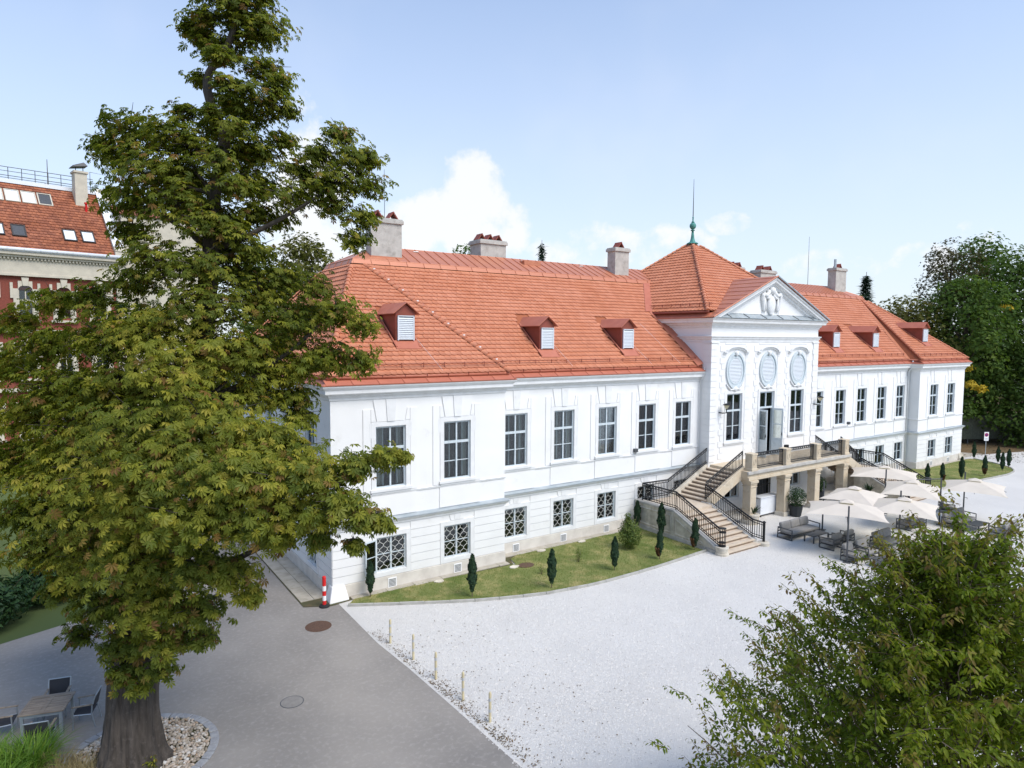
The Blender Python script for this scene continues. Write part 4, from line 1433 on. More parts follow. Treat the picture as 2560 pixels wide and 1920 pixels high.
def railing(A, B, f, parent=None, ends=(True, True)):
    A, B = Vector(f(A)), Vector(f(B))
    o = MB()
    for h, r_ in ((0.98, 0.04), (0.84, 0.022), (0.22, 0.02), (0.10, 0.024)):
        o.tube([A + Vector((0, 0, h)), B + Vector((0, 0, h))], r_, 6)
    for e, p in zip(ends, (A, B)):
        if e:
            o.tube([p, p + Vector((0, 0, 1.0))], 0.028, 6)
    d = B - A
    hl = math.hypot(d.x, d.y)
    n = max(3, int(hl / 0.115))
    # small square infill between the two top rails and the two bottom ones
    for k in range(n):
        p = A.lerp(B, (k + .5) / n)
        if k % 2 == 0:
            o.tube([p + Vector((0, 0, .84)), p + Vector((0, 0, .98))], 0.012, 4)
    rl = o.build('railing', 'iron', stair)
    for k in range(1, n):
        p = A.lerp(B, k / n)
        link('baluster', balm, None, rl, loc=p)
    return rl


def pmir(s):
    return (lambda p: tuple(p)) if s > 0 else (lambda p: (MX(p[0]), p[1], p[2]))


for s in (1, -1):
    f = pmir(s)

    def bx(name, m, x0, x1, y0, y1, z0, z1, bevel=0.012, parent=stair):
        xa, xb = sorted((f((x0, 0, 0))[0], f((x1, 0, 0))[0]))
        return MB().box(xa, xb, y0, y1, z0, z1).build(name, m, parent, bevel=bevel)

    for k in range(9):
        yk = -5.35 + .335 * k
        bx('step', 'step_stone', 18.36, 20.88 + (.28 if k == 0 else (.1 if k == 1 else 0)), yk - .03, yk + .36, RS * (k + 1) - .07, RS * (k + 1))
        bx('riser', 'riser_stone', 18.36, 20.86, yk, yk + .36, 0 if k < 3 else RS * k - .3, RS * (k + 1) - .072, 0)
    bx('landing', 'step_stone', 18.36, 20.88, -2.34, .30, RS * 10 - .25, RS * 10)
    bx('landing_base', 'pale_stone', 18.36, 20.6, -2.3, .2, 0, RS * 10 - .252, 0)
    for k in range(9):
        xk = 20.9 + .31 * k
        zt = RS * 10 + RS * (k + 1)
        bx('step', 'step_stone', xk - .03, xk + .33, -1.86, .16, zt - .07, zt)
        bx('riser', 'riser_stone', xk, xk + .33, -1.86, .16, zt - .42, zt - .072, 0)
    # outer and inner side walls of the lower flight, with sloping coping
    for x0, x1, yb in ((18.05, 18.35, YW - .06), (20.89, 21.13, -1.55)):
        poly = [(yb, 0), (yb, 1.50), (-2.1, 1.50), (-5.0, .16), (-5.25, .16), (-5.25, 0)]
        o = MB().prism([f((x0, a, b)) for a, b in poly], (s * (x1 - x0), 0, 0)).build('side_wall', 'pale_stone', stair)
        cop = [(yb, 1.502), (-2.08, 1.502), (-5.02, .162), (-5.02, .29), (-2.06, 1.63), (yb, 1.63)]
        MB().prism([f((x0 - .05, a, b)) for a, b in cop], (s * (x1 - x0 + .1), 0, 0)).build('coping', 'concrete', o, bevel=0.02)
        if x0 < 19:
            bd = [(yb, .0), (yb, .28), (-5.2, .16), (-5.2, 0)]
            MB().prism([f((x0 - .07, a, b)) for a, b in bd], (s * .07, 0, 0)).build('wall_base', 'concrete', o)
            pn = [[(.55, .42), (.55, 1.28), (-1.85, 1.28), (-1.85, .36)], [(-2.2, .36), (-2.2, 1.16), (-4.0, .34), (-4.0, .27)]]
            for q in pn:
                rim = MB()
                for a, b in zip(q, q[1:] + q[:1]):
                    rim.tube([f((x0 - .005, *a)), f((x0 - .005, *b))], .035, 4)
                rim.build('panel_moulding', 'pale_stone', o)
            MB().box(*sorted((f((x0 - .04, 0, 0))[0], f((x0, 0, 0))[0])), -2.13, -1.93, .2, 1.5).build('wall_pilaster', 'pale_stone', o)
    # string beams of the upper flight
    st = [(20.95, 1.30), (20.95, 1.86), (23.95, 3.40), (23.95, 2.72)]
    MB().prism([f((a, -2.12, b)) for a, b in st], (0, .25, 0)).build('string_beam', 'sandstone', stair, bevel=0.02)
    st2 = [(20.3, 1.30), (20.3, 1.62), (23.75, 3.32), (23.75, 2.85)]
    MB().prism([f((a, .17, b)) for a, b in st2], (0, .2, 0)).build('string_beam', 'pale_stone', stair, bevel=0.02)
    # iron work
    railing((18.2, .42, 1.62), (20.15, .30, 1.62), f)
    railing((20.15, .30, 1.62), (23.72, .25, 3.28), f, ends=(False, True))
    railing((18.2, .42, 1.62), (18.2, -2.06, 1.62), f)
    railing((18.2, -2.06, 1.62), (18.2, -4.95, .32), f, ends=(True, False))
    railing((21.0, -1.72, 1.62), (21.0, -4.85, .36), f)
    railing((21.0, -4.85, .36), (21.32, -5.33, .22), f, ends=(False, True))
    railing((21.0, -1.75, 1.72), (23.9, -2.0, 3.28), f, ends=(False, True))
    # cylindrical newel cage on a stone drum
    c = f((18.2, -5.12, 0))
    dr = MB().lathe([(.34, 0), (.34, .1), (.30, .12), (.30, .33), (.33, .36), (.33, .42), (.1, .43)], c, 20).build('newel_base', 'pale_stone', stair, smooth=False)
    nw = MB()
    for k in range(10):
        a = 2 * math.pi * k / 10
        nw.tube([(c[0] + .16 * math.cos(a), c[1] + .16 * math.sin(a), .42), (c[0] + .16 * math.cos(a), c[1] + .16 * math.sin(a), 1.36)], .016, 5)
    for z in (.45, .62, 1.14, 1.34):
        nw.lathe([(.15, 0), (.18, 0), (.18, .03), (.15, .03)], (c[0], c[1], z), 14)
    nw.build('newel', 'iron', stair)
    c = f((21.32, -5.33, 0))
    MB().lathe([(.3, 0), (.3, .16), (.2, .2)], c, 16).build('newel_base', 'pale_stone', stair)
    MB().lathe([(.07, .2), (.07, 1.2), (.1, 1.24), (.02, 1.3)], c, 10).build('newel', 'iron', stair)
PEDX = [24.2, 27.55, MX(27.55), MX(24.2)]
dk_ = MB().box(23.68, MX(23.68), -2.55, YR - .002, 2.80, 3.15).build('terrace_deck', 'sandstone', stair)
MB().box(23.6, MX(23.6), -2.66, -2.552, 2.97, 3.17).build('deck_moulding', 'concrete', stair, bevel=0.03)
MB().box(23.75, MX(23.75), -2.60, -2.10, 2.60, 2.798).build('deck_beam', 'sandstone', stair, bevel=0.02)
for i, x in enumerate(PEDX):
    p = MB().box(x - .24, x + .24, -2.62, -2.14, 3.152, 4.08).box(x - .27, x + .27, -2.65, -2.11, 4.08, 4.18).box(x - .28, x + .28, -2.66, -2.10, 3.153, 3.3).build('pedestal', 'sandstone', stair, bevel=0.015)
    rg = MB()
    for k in range(12):
        a0, a1 = 2 * math.pi * k / 12, 2 * math.pi * (k + 1) / 12
        rg.tube([(x + .10 * math.cos(a0), -2.625, 3.7 + .17 * math.sin(a0)), (x + .10 * math.cos(a1), -2.625, 3.7 + .17 * math.sin(a1))], .022, 4)
    rg.box(x - .17, x - .14, -2.635, -2.62, 3.42, 3.98).box(x + .14, x + .17, -2.635, -2.62, 3.42, 3.98).box(x - .17, x + .17, -2.635, -2.62, 3.39, 3.42).box(x - .17, x + .17, -2.635, -2.62, 3.98, 4.01)
    rg.build('medallion', 'sandstone', p)
    c = MB().box(x - .27, x + .27, -2.60, -2.06, 0, 2.32).build('column', 'sandstone', stair, bevel=0.015)
    MB().box(x - .31, x + .31, -2.64, -2.02, 2.2, 2.26).box(x - .30, x + .30, -2.63, -2.03, 2.322, 2.44).box(x - .36, x + .36, -2.69, -1.97, 2.44, 2.595).build('capital', 'sandstone', c, bevel=0.012)
    MB().box(x - .33, x + .33, -2.66, -2.0, 0, .25).build('column_base', 'pale_stone', c, bevel=0.012)
idp = lambda p: tuple(p)
for a, b in zip(PEDX, PEDX[1:]):
    railing((a + .32, -2.42, 3.17), (b - .32, -2.42, 3.17), idp)
MB().box(27.9, 28.2, -2.2, -2.05, 3.6, 4.3).build('terrace_bin', 'iron', stair)

# ------------------------------------------------------------------ lounge furniture on the gravel
def sq_tube(mb, path, r_=0.028):
    return mb.tube(path, r_ * 1.35, 4, sq=True)


def cushion(name, x0, x1, y0, y1, z0, z1, parent, tilt=0.0, bev=0.05):
    cx, cy, cz = (x0 + x1) / 2, (y0 + y1) / 2, z0
    o = MB().box(x0 - cx, x1 - cx, y0 - cy, y1 - cy, 0, z1 - z0).build(name, 'cushion', parent, bevel=bev, loc=(cx, cy, cz), rot=(tilt, random.uniform(-.03, .03), 0))
    o.modifiers['bevel'].segments = 3
    o.data.polygons.foreach_set('use_smooth', [True] * 6)
    return o


def seat_unit(name, label, x0, x1, yb, yf, group, nback, rz=0.0, lean=0.0):
    """lounge seat in local frame: back at +y, front at -y"""
    w, d = x1 - x0, abs(yb - yf)
    face = 0 if yf < yb else math.pi
    t = thing(name, label, 'sofa' if nback > 1 else 'armchair', ((x0 + x1) / 2, (yb + yf) / 2, 0.006), face + rz, group)
    hw, hd = w / 2, d / 2
    for s in (-1, 1):
        sf = MB()
        x = s * (hw - .03)
        sq_tube(sf, [(x, -hd + .03, .03), (x, -hd + .03, .56), (x, hd - .05, .60), (x, hd - .03, .03), (x, -hd + .03, .03)])
        sf.build('side_frame', 'dark_metal', t)
    fb = MB().box(-hw + .03, hw - .03, -hd + .05, -hd + .09, .2, .26).box(-hw + .03, hw - .03, hd - .09, hd - .05, .2, .26).box(-hw + .05, hw - .05, -hd + .09, hd - .09, .225, .25)
    fb.build('seat_frame', 'dark_metal', t)
    MB().box(-hw + .05, hw - .05, hd - .06, hd - .03, .5, .58).box(-hw + .05, hw - .05, hd - .06, hd - .03, .34, .40).build('back_frame', 'dark_metal', t)
    cushion('seat_cushion', -hw + .065, hw - .065, -hd, hd - .14, .262, .42, t, bev=.055)
    bw = (w - .13) / nback
    for k in range(nback):
        cushion('back_cushion', -hw + .065 + k * bw + .008, -hw + .065 + (k + 1) * bw - .008, hd - .30, hd - .09, .40, .84, t, tilt=R(-11) + lean + random.uniform(-.05, .05), bev=.075)
    return t


def coffee_table(label, x0, x1, y0, y1):
    t = thing('coffee_table', label, 'table', ((x0 + x1) / 2, (y0 + y1) / 2, 0.006), 0, 'low grey tables on the gravel')
    hw, hd = (x1 - x0) / 2, (y1 - y0) / 2
    tp_ = MB().box(-hw, hw, -hd, hd, .355, .375).build('table_frame', 'dark_metal', t, bevel=.004)
    n = 7
    for k in range(n):
        a = -hw + .03 + (2 * hw - .06) * k / n
        MB().box(a + .004, a + (2 * hw - .06) / n - .004, -hd + .03, hd - .03, .377, .392).build('slat', 'dark_metal', t)
    for sx in (-1, 1):
        for sy in (-1, 1):
            MB().box(sx * (hw - .03) - .03, sx * (hw - .03) + .03, sy * (hd - .03) - .03, sy * (hd - .03) + .03, 0, .354).build('leg', 'dark_metal', t, bevel=.004)
    return t


GS = 'grey lounge seats on the gravel'
seat_unit('lounge_sofa', 'three-seat grey sofa beside the staircase foot, facing a low table', 23.15, 25.85, -4.88, -5.80, GS, 3)
coffee_table('low grey table in front of the sofa nearest the staircase', 23.72, 25.15, -6.70, -6.12)
seat_unit('lounge_armchair', 'grey armchair with its back to us, left of the pair facing the staircase sofa', 23.42, 24.32, -7.98, -7.14, GS, 1)
seat_unit('lounge_armchair', 'grey armchair with its back to us, right of the pair facing the staircase sofa', 24.62, 25.50, -7.95, -7.12, GS, 1)
seat_unit('lounge_armchair', 'grey armchair right behind the nearest parasol pole', 22.42, 23.38, -8.80, -9.66, GS, 1, R(4))
seat_unit('lounge_armchair', 'grey armchair to the right of the nearest parasol pole, leaning back cushion', 23.52, 24.46, -8.84, -9.72, GS, 1, R(-5))
coffee_table('low grey table nearest the foreground tree', 22.75, 24.2, -10.78, -10.10)
seat_unit('lounge_armchair', 'grey armchair half hidden by the foreground tree, facing the nearest low table', 22.3, 23.2, -12.05, -11.22, GS, 1)
seat_unit('lounge_sofa', 'two-seat grey sofa with leaning cushions beneath the parasol middle of the group', 25.58, 27.45, -8.62, -9.45, GS, 2)
coffee_table('low grey table seen through the foreground tree leaves', 25.85, 27.25, -10.85, -10.2)
seat_unit('lounge_sofa', 'two-seat grey sofa seen from behind under the far edge of the parasols', 30.5, 32.4, -8.48, -7.62, GS, 2)
seat_unit('lounge_sofa', 'grey sofa with propped cushions near the rightmost parasol', 33.0, 35.6, -8.92, -9.80, GS, 3)
coffee_table('low grey table beside the rightmost armchairs', 33.35, 34.8, -10.75, -10.05)
seat_unit('lounge_armchair', 'grey armchair with pale cushion, left of the rightmost pair', 33.2, 34.1, -12.06, -11.22, GS, 1)
seat_unit('lounge_armchair', 'grey armchair at the far right of all the lounge seats', 34.25, 35.12, -12.10, -11.30, GS, 1)
seat_unit('lounge_armchair', 'grey armchair behind the parasol pole with crank handle', 36.5, 37.4, -7.2, -8.05, GS, 1, R(30))


def umbrella(label, cx, cy, ang, a, b, pole, zt=2.66, ze=2.12, overhead=False):
    """cantilever parasol: canopy half sizes a (along ang) x b, pole at world position"""
    t = thing('parasol', label, 'parasol', (cx, cy, 0.006), ang, 'cream cantilever parasols')
    pl = Matrix.Rotation(-ang, 3, 'Z') @ Vector((pole[0] - cx, pole[1] - cy, 0))
    cn = MB()
    n = 12
    m = 8
    rings = []
    for j in range(m + 1):
        q = 0.10 + 0.90 * j / m
        ring = []
        for k in range(4 * n):
            e, s_ = divmod(k, n)
            u = -1 + 2 * s_ / n
            x, y = [(u, -1), (1, u), (-u, 1), (-1, -u)][e]
            sag = (1 - u * u) * 0.10 * q
            x, y = x * (1 - sag * (abs(y) < 1)), y * (1 - sag * (abs(x) < 1))
            z = ze + (zt - ze) * (1 - q) ** 0.92 + 0.05 * (1 - u * u) * q * q
            ring.append((x * q * a, y * q * b, z))
        rings.append(ring)
    for r0, r1 in zip(rings, rings[1:]):
        i = len(cn.v)
        cn.v += r0 + r1
        L4 = 4 * n
        for k in range(L4):
            cn.f.append((i + k, i + L4 + k, i + L4 + (k + 1) % L4, i + (k + 1) % L4))
    canopy = cn.build('canopy', 'canvas', t)
    vt = MB()
    for k in range(4):
        p = [(-.32, -.32), (.32, -.32), (.32, .32), (-.32, .32)]
        q0, q1 = p[k], p[(k + 1) % 4]
        vt.face([(q0[0], q0[1], zt - .04), (q1[0], q1[1], zt - .04), (0, 0, zt + .10)])
    vt.build('vent', 'canvas', canopy)
    rb = [(sx * a, sy * b) for sx, sy in ((1, 1), (1, -1), (-1, 1), (-1, -1), (1, 0), (-1, 0), (0, 1), (0, -1))]
    for x, y in rb:
        MB().tube([(0, 0, zt - .1), (x * .97, y * .97, ze - .0)], .012, 4).build('rib', 'dark_metal', t)
    hub = MB().lathe([(.05, 0), (.07, .1), (.05, .2)], (0, 0, zt - .32), 8).build('hub', 'dark_metal', t)
    po = MB().tube([(pl.x, pl.y, 0), (pl.x, pl.y, 2.78)], .042, 10).build('pole', 'dark_metal', t)
    MB().box(pl.x - .16, pl.x + .16, pl.y - .16, pl.y + .16, 0, .03).build('base_plate', 'dark_metal', t)
    if overhead:
        MB().tube([(pl.x, pl.y, 2.72), (pl.x * .15, pl.y * .15, zt + .1)], .03, 6).build('arm', 'dark_metal', t)
    else:
        MB().tube([(pl.x, pl.y, 1.75), (pl.x * .5, pl.y * .5, 2.12), (0, 0, zt - .2)], .028, 6).build('arm', 'dark_metal', t)
    MB().tube([(pl.x, pl.y - .04, 1.2), (pl.x + .02, pl.y - .16, 1.2), (pl.x + .02, pl.y - .16, 1.1)], .014, 6).build('crank', 'dark_metal', t)
    return t


umbrella('cream parasol nearest us, its dark pole standing in front of the canopy', 23.75, -8.35, R(28), 1.42, 1.85, (22.35, -9.22))
umbrella('cream parasol behind the nearest one, nearest the terrace columns', 27.1, -6.95, R(14), 1.65, 1.35, (26.56, -5.5))
umbrella('cream parasol between the nearest one and the foreground tree', 26.75, -9.75, R(22), 1.75, 1.5, (27.95, -9.0))
umbrella('cream parasol in the middle of the group with an arm above its canopy', 31.5, -7.95, R(22), 2.05, 1.45, (33.4, -8.7), overhead=True)
umbrella('cream parasol farthest back, in front of the right flight of stairs', 34.7, -4.85, R(27), 1.6, 1.95, (33.25, -5.65))
umbrella('cream parasol at the far right beside the right lawn', 35.2, -9.75, R(20), 1.75, 1.55, (36.6, -8.7))

# white counter on castors, planters, agaves
ct = thing('bar_counter', 'white mobile bar counter on castors between the terrace columns', 'counter', (26.9, -1.85, 0.006))
MB().box(-1.05, 1.05, -.12, .0, .14, 1.16).build('front_panel', 'board_white', ct, bevel=.01)
MB().box(-1.05, 1.05, 0.002, .45, 1.05, 1.1).box(-1.05, -1.0, .002, .45, .14, 1.05).box(1.0, 1.05, .002, .45, .14, 1.05).build('body', 'board_white', ct)
MB().box(-1.08, 1.08, -.16, .48, 1.162, 1.21).build('counter_top', 'board_white', ct, bevel=.01)
for x in (-.95, .95):
    for y in (-.06, .38):
        MB().tube([(x - .03, y, .06), (x + .03, y, .06)], .06, 10).box(x - .02, x + .02, y - .02, y + .02, .06, .14).build('castor', 'rubber', ct)


def leaf_tuft(n, c, r_, size, m, name, parent, up=0.3, kind=None, tmpl=None, rr=None):
    d = unit(n)
    q = rng.random(n) ** (1 / 2.4)
    pos = np.array(c) + d * q[:, None] * np.array(r_)
    nr = d + np.array([0, 0, up]) + rng.normal(size=(n, 3)) * .5
    tv_, tf_ = tmpl if tmpl is not None else (np.array([[0, 0, 0], [.5, .22, .03], [1, 0, -.12], [.5, -.22, .03]]), np.array([[0, 1, 2], [0, 2, 3]]))
    V, F, r2 = scatter(tv_, tf_, pos, frames(nr, unit(n)), rng.uniform(.7, 1.3, n) * size, rng.random(n) if rr is None else rr(n))
    return link(name, arr_mesh(name, V, F, m, r2), None, parent, kind=kind)


def flower_pot(label, x, y, h, r_):
    t = thing('flower_planter', label, 'planter', (x, y, 0.006))
    MB().lathe([(r_ * .55, 0), (r_ * .62, .04), (r_ * .82, h * .42), (r_ * .86, h * .44), (r_ * .76, h * .44), (r_ * .7, h * .38)], (0, 0, 0), 8).build('pot', 'pot', t)
    leaf_tuft(1500, (0, 0, h * .78), (r_ * 1.15, r_ * 1.15, h * .42), .10, 'hedge_leaf', 'foliage', t)
    leaf_tuft(90, (0, 0, h * .80), (r_ * 1.25, r_ * 1.25, h * .44), .07, 'petal', 'blossom', t)
    MB().tube([(0, 0, h * .3), (0.02, 0, h * .7)], .03, 6).build('stem', 'twig', t)
    return t


flower_pot('white-flowering shrub in a dark pot right of the white counter', 27.98, -2.95, 1.55, .52)
flower_pot('white-flowering shrub half hidden behind the third terrace column', 33.2, -1.35, 1.35, .42)


def agave(label, x, y):
    t = thing('agave_planter', label, 'planter', (x, y, 0.006))
    MB().lathe([(.3, 0), (.36, .5), (.40, .52), (.40, .58), (.34, .58)], (0, 0, 0), 14).build('pot', 'pale_stone', t)
    for k in range(26):
        a = k * 2.4
        e = R(random.uniform(25, 80))
        L_ = random.uniform(.6, .95)
        d = Vector((math.cos(a) * math.cos(e), math.sin(a) * math.cos(e), math.sin(e)))
        w = Vector((-math.sin(a), math.cos(a), 0)) * .035
        p0, p1, p2 = Vector((0, 0, .55)), Vector((0, 0, .55)) + d * L_ * .55, Vector((0, 0, .52)) + d * L_ - Vector((0, 0, .08))
        MB().face([p0 - w, p0 + w, p1 + w * 1.2, p1 - w * 1.2]).face([p1 - w * 1.2, p1 + w * 1.2, p2]).build('leaf', 'hedge_leaf', t)
    return t


agave('spiky agave in a stone pot below the left stair railing', 24.3, -2.55)
agave('spiky agave in a stone pot before the right flight of stairs', 35.9, -3.3)

# ------------------------------------------------------------------ bollards, posts, covers, sign
bo = thing('safety_bollard', 'red and white banded flexible bollard at the mansion corner', 'bollard', (-0.47, -0.37, 0))
for z0, z1, m in ((.06, .26, 'signal_red'), (.26, .46, 'signal_white'), (.46, .66, 'signal_red'), (.66, .86, 'signal_white'), (.86, 1.22, 'signal_red')):
    MB().lathe([(.075, z0), (.075, z1)] + ([(.06, z1 + .03)] if z1 > 1.2 else []), (0, 0, 0), 14).build('band', m, bo, smooth=False)
MB().lathe([(.21, 0), (.20, .05), (.1, .09), (.08, .1)], (0, 0, 0), 16).build('foot', 'rubber', bo)
ordn = ['farthest, nearest the mansion', 'second from the mansion', 'middle one of five', 'fourth from the mansion', 'nearest us, at the end of the row']
for (x, y), od in zip([(.42, -4.79), (.58, -6.31), (.62, -7.85), (.72, -9.39), (.79, -10.78)], ordn):
    t = thing('marker_post', 'thin yellowish marker post by the gravel edge, ' + od, 'post', (x, y, 0.0), random.uniform(0, 1), 'marker posts along the gravel edge')
    MB().lathe([(.04, 0), (.04, .84), (.03, .88)], (0, 0, 0), 10).build('post', 'post_yellow', t)
    for z in (.30, .62):
        MB().lathe([(.0415, 0), (.0415, .09)], (0, 0, z), 10).build('band', 'post_grey', t)
mh = thing('manhole_cover', 'rust-brown round manhole cover in the asphalt near the mansion corner', 'manhole', (-1.25, -2.02, 0.0))
MB().lathe([(.48, 0), (.48, .008), (.44, .012), (.43, .008)], (0, 0, 0), 28).build('ring', 'rust', mh)
MB().lathe([(.42, .002), (.42, .014), (.05, .016)], (0, 0, 0), 28).build('cover', 'rust', mh)
mh = thing('manhole_cover', 'flat asphalt-grey round cover in the middle of the road', 'manhole', (-3.54, -6.64, 0.0))
MB().lathe([(.34, 0), (.34, .005), (.32, .006)], (0, 0, 0), 28).build('ring', 'dark_metal', mh)
MB().lathe([(.315, 0), (.315, .007), (.05, .008)], (0, 0, 0), 28).build('cover', 'cover_grey', mh)
sg_ = thing('no_stopping_sign', 'white no-stopping traffic sign with blue disc on a thin pole', 'sign', (62.6, -.48, 0), R(-35))
MB().tube([(0, .02, 0), (0, .02, 2.25)], .03, 8).build('pole', 'zinc', sg_)
bd_ = MB().box(-.21, .21, -.012, .008, 1.42, 2.24).build('board', 'signal_white', sg_)
dsc = MB().lathe([(.17, 0), (.17, .006)], (0, 0, 0), 24).moved(lambda p: (p[0], -p[2] - .013, p[1] + 1.98)).build('disc', 'blue_sign', bd_)
rgm = MB()
for k in range(24):
    a0, a1 = 2 * math.pi * k / 24, 2 * math.pi * (k + 1) / 24
    p = [(q * math.cos(a), -.0205, 1.98 + q * math.sin(a)) for q, a in ((.175, a0), (.175, a1), (.14, a1), (.14, a0))]
    rgm.face(p)
rgm.box(-.155, .155, -.022, -.0195, 1.965, 1.995)
rgm.moved(lambda p: p).build('red_ring', 'signal_red', bd_)
MB().box(-.12, .12, -.0145, -.0125, 1.55, 1.57).box(-.12, .12, -.0145, -.0125, 1.60, 1.62).build('small_lettering', 'dark_metal', bd_)
for i, (x, y, l, w_) in enumerate([(8.4, -.95, .55, .35), (10.9, .25, .6, .3), (13.6, .28, .5, .28), (4.6, -.62, .5, .3)]):
    pts = [(x + l / 2 * math.cos(a) * random.uniform(.8, 1.1), y + w_ / 2 * math.sin(a) * random.uniform(.8, 1.1)) for a in [2 * math.pi * k / 9 for k in range(9)]]
    o = MB().prism([(a, b, .03) for a, b in pts], (0, 0, .06)).build('flat_stone', 'pale_stone' if i != 4 else 'rust', bevel=.01)
    tag(o, ['pale flat stone in the lawn beneath the second low window', 'pale flat stone at the lawn edge below the fourth low window', 'pale flat stone at the lawn edge below the fifth low window', 'pale flat stone in the lawn beside the first cypresses'][i], 'stone', 'flat stones at the lawn edge')
mc = tag(MB().prism([(9.0 + .42 * math.cos(a), -1.05 + .32 * math.sin(a), .03) for a in [2 * math.pi * k / 12 for k in range(12)]], (0, 0, .045)).build('lawn_cover', 'rust'), 'reddish-brown drain cover set in the lawn', 'cover')

# ------------------------------------------------------------------ teak table and chairs under the chestnut
tb = thing('teak_table', 'weathered teak table with metal legs left of the chestnut trunk', 'table', (-9.48, -4.30, 0), R(-17.5))
for k in range(6):
    for s in (-1, 1):
        MB().box(s * .26 - .205, s * .26 + .205, -.41 + k * .125, -.41 + k * .125 + .112, .715, .74).build('plank', 'teak', tb, bevel=.004)
MB().box(-.53, -.468, -.5, .5, .712, .742).box(.468, .53, -.5, .5, .712, .742).box(-.466, .466, -.5, -.425, .712, .742).box(-.466, .466, .36, .5, .712, .742).box(-.05, .05, -.42, .355, .713, .741).build('table_border', 'teak', tb)
for sx in (-1, 1):
    for sy in (-1, 1):
        MB().box(sx * .45 - .035, sx * .45 + .035, sy * .44 - .035, sy * .44 + .035, 0, .705).build('leg', 'zinc', tb)
MB().box(-.45, .45, -.46, -.42, .62, .69).box(-.45, .45, .42, .46, .62, .69).build('apron', 'zinc', tb)


def dining_chair(label, x, y, rz):
    t = thing('garden_chair', label, 'chair', (x, y, 0), rz, 'garden chairs round the teak table')
    for s in (-1, 1):
        MB().tube([(s * .27, -.24, 0), (s * .27, -.22, .63)], .018, 8).build('leg', 'aluminium', t)
        MB().tube([(s * .27, .30, 0), (s * .27, .22, .42), (s * .27, .24, .65), (s * .27, .33, .90)], .018, 8).build('leg', 'aluminium', t)
        MB().hexa([(s * .27 - .03, -.26, .63), (s * .27 + .03, -.26, .63), (s * .27 + .03, .26, .655), (s * .27 - .03, .26, .655)], [(s * .27 - .03, -.26, .655), (s * .27 + .03, -.26, .655), (s * .27 + .03, .26, .68), (s * .27 - .03, .26, .68)]).build('armrest', 'teak', t, bevel=.006)
        MB().tube([(s * .27, -.22, .41), (s * .27, .22, .39)], .016, 6).build('seat_rail', 'aluminium', t)
    MB().hexa([(-.25, -.24, .405), (.25, -.24, .405), (.25, .22, .385), (-.25, .22, .385)], [(-.25, -.24, .42), (.25, -.24, .42), (.25, .22, .40), (-.25, .22, .40)]).build('seat', 'mesh_cloth', t)
    MB().hexa([(-.25, .24, .50), (.25, .24, .50), (.25, .32, .88), (-.25, .32, .88)], [(-.25, .255, .50), (.25, .255, .50), (.25, .335, .88), (-.25, .335, .88)]).build('backrest', 'mesh_cloth', t)
    MB().tube([(-.27, .33, .90), (.27, .33, .90)], .018, 8).build('top_rail', 'aluminium', t)
    return t


dining_chair('metal garden chair between the teak table and the trunk', -8.62, -4.55, R(-107))
dining_chair('metal garden chair behind the teak table, its dark back towards the road', -9.28, -3.55, R(-15))
dining_chair('metal garden chair cut off by the left picture edge', -10.45, -4.0, R(80))
dining_chair('metal garden chair half hidden in the green grass clump', -9.62, -5.25, R(165))

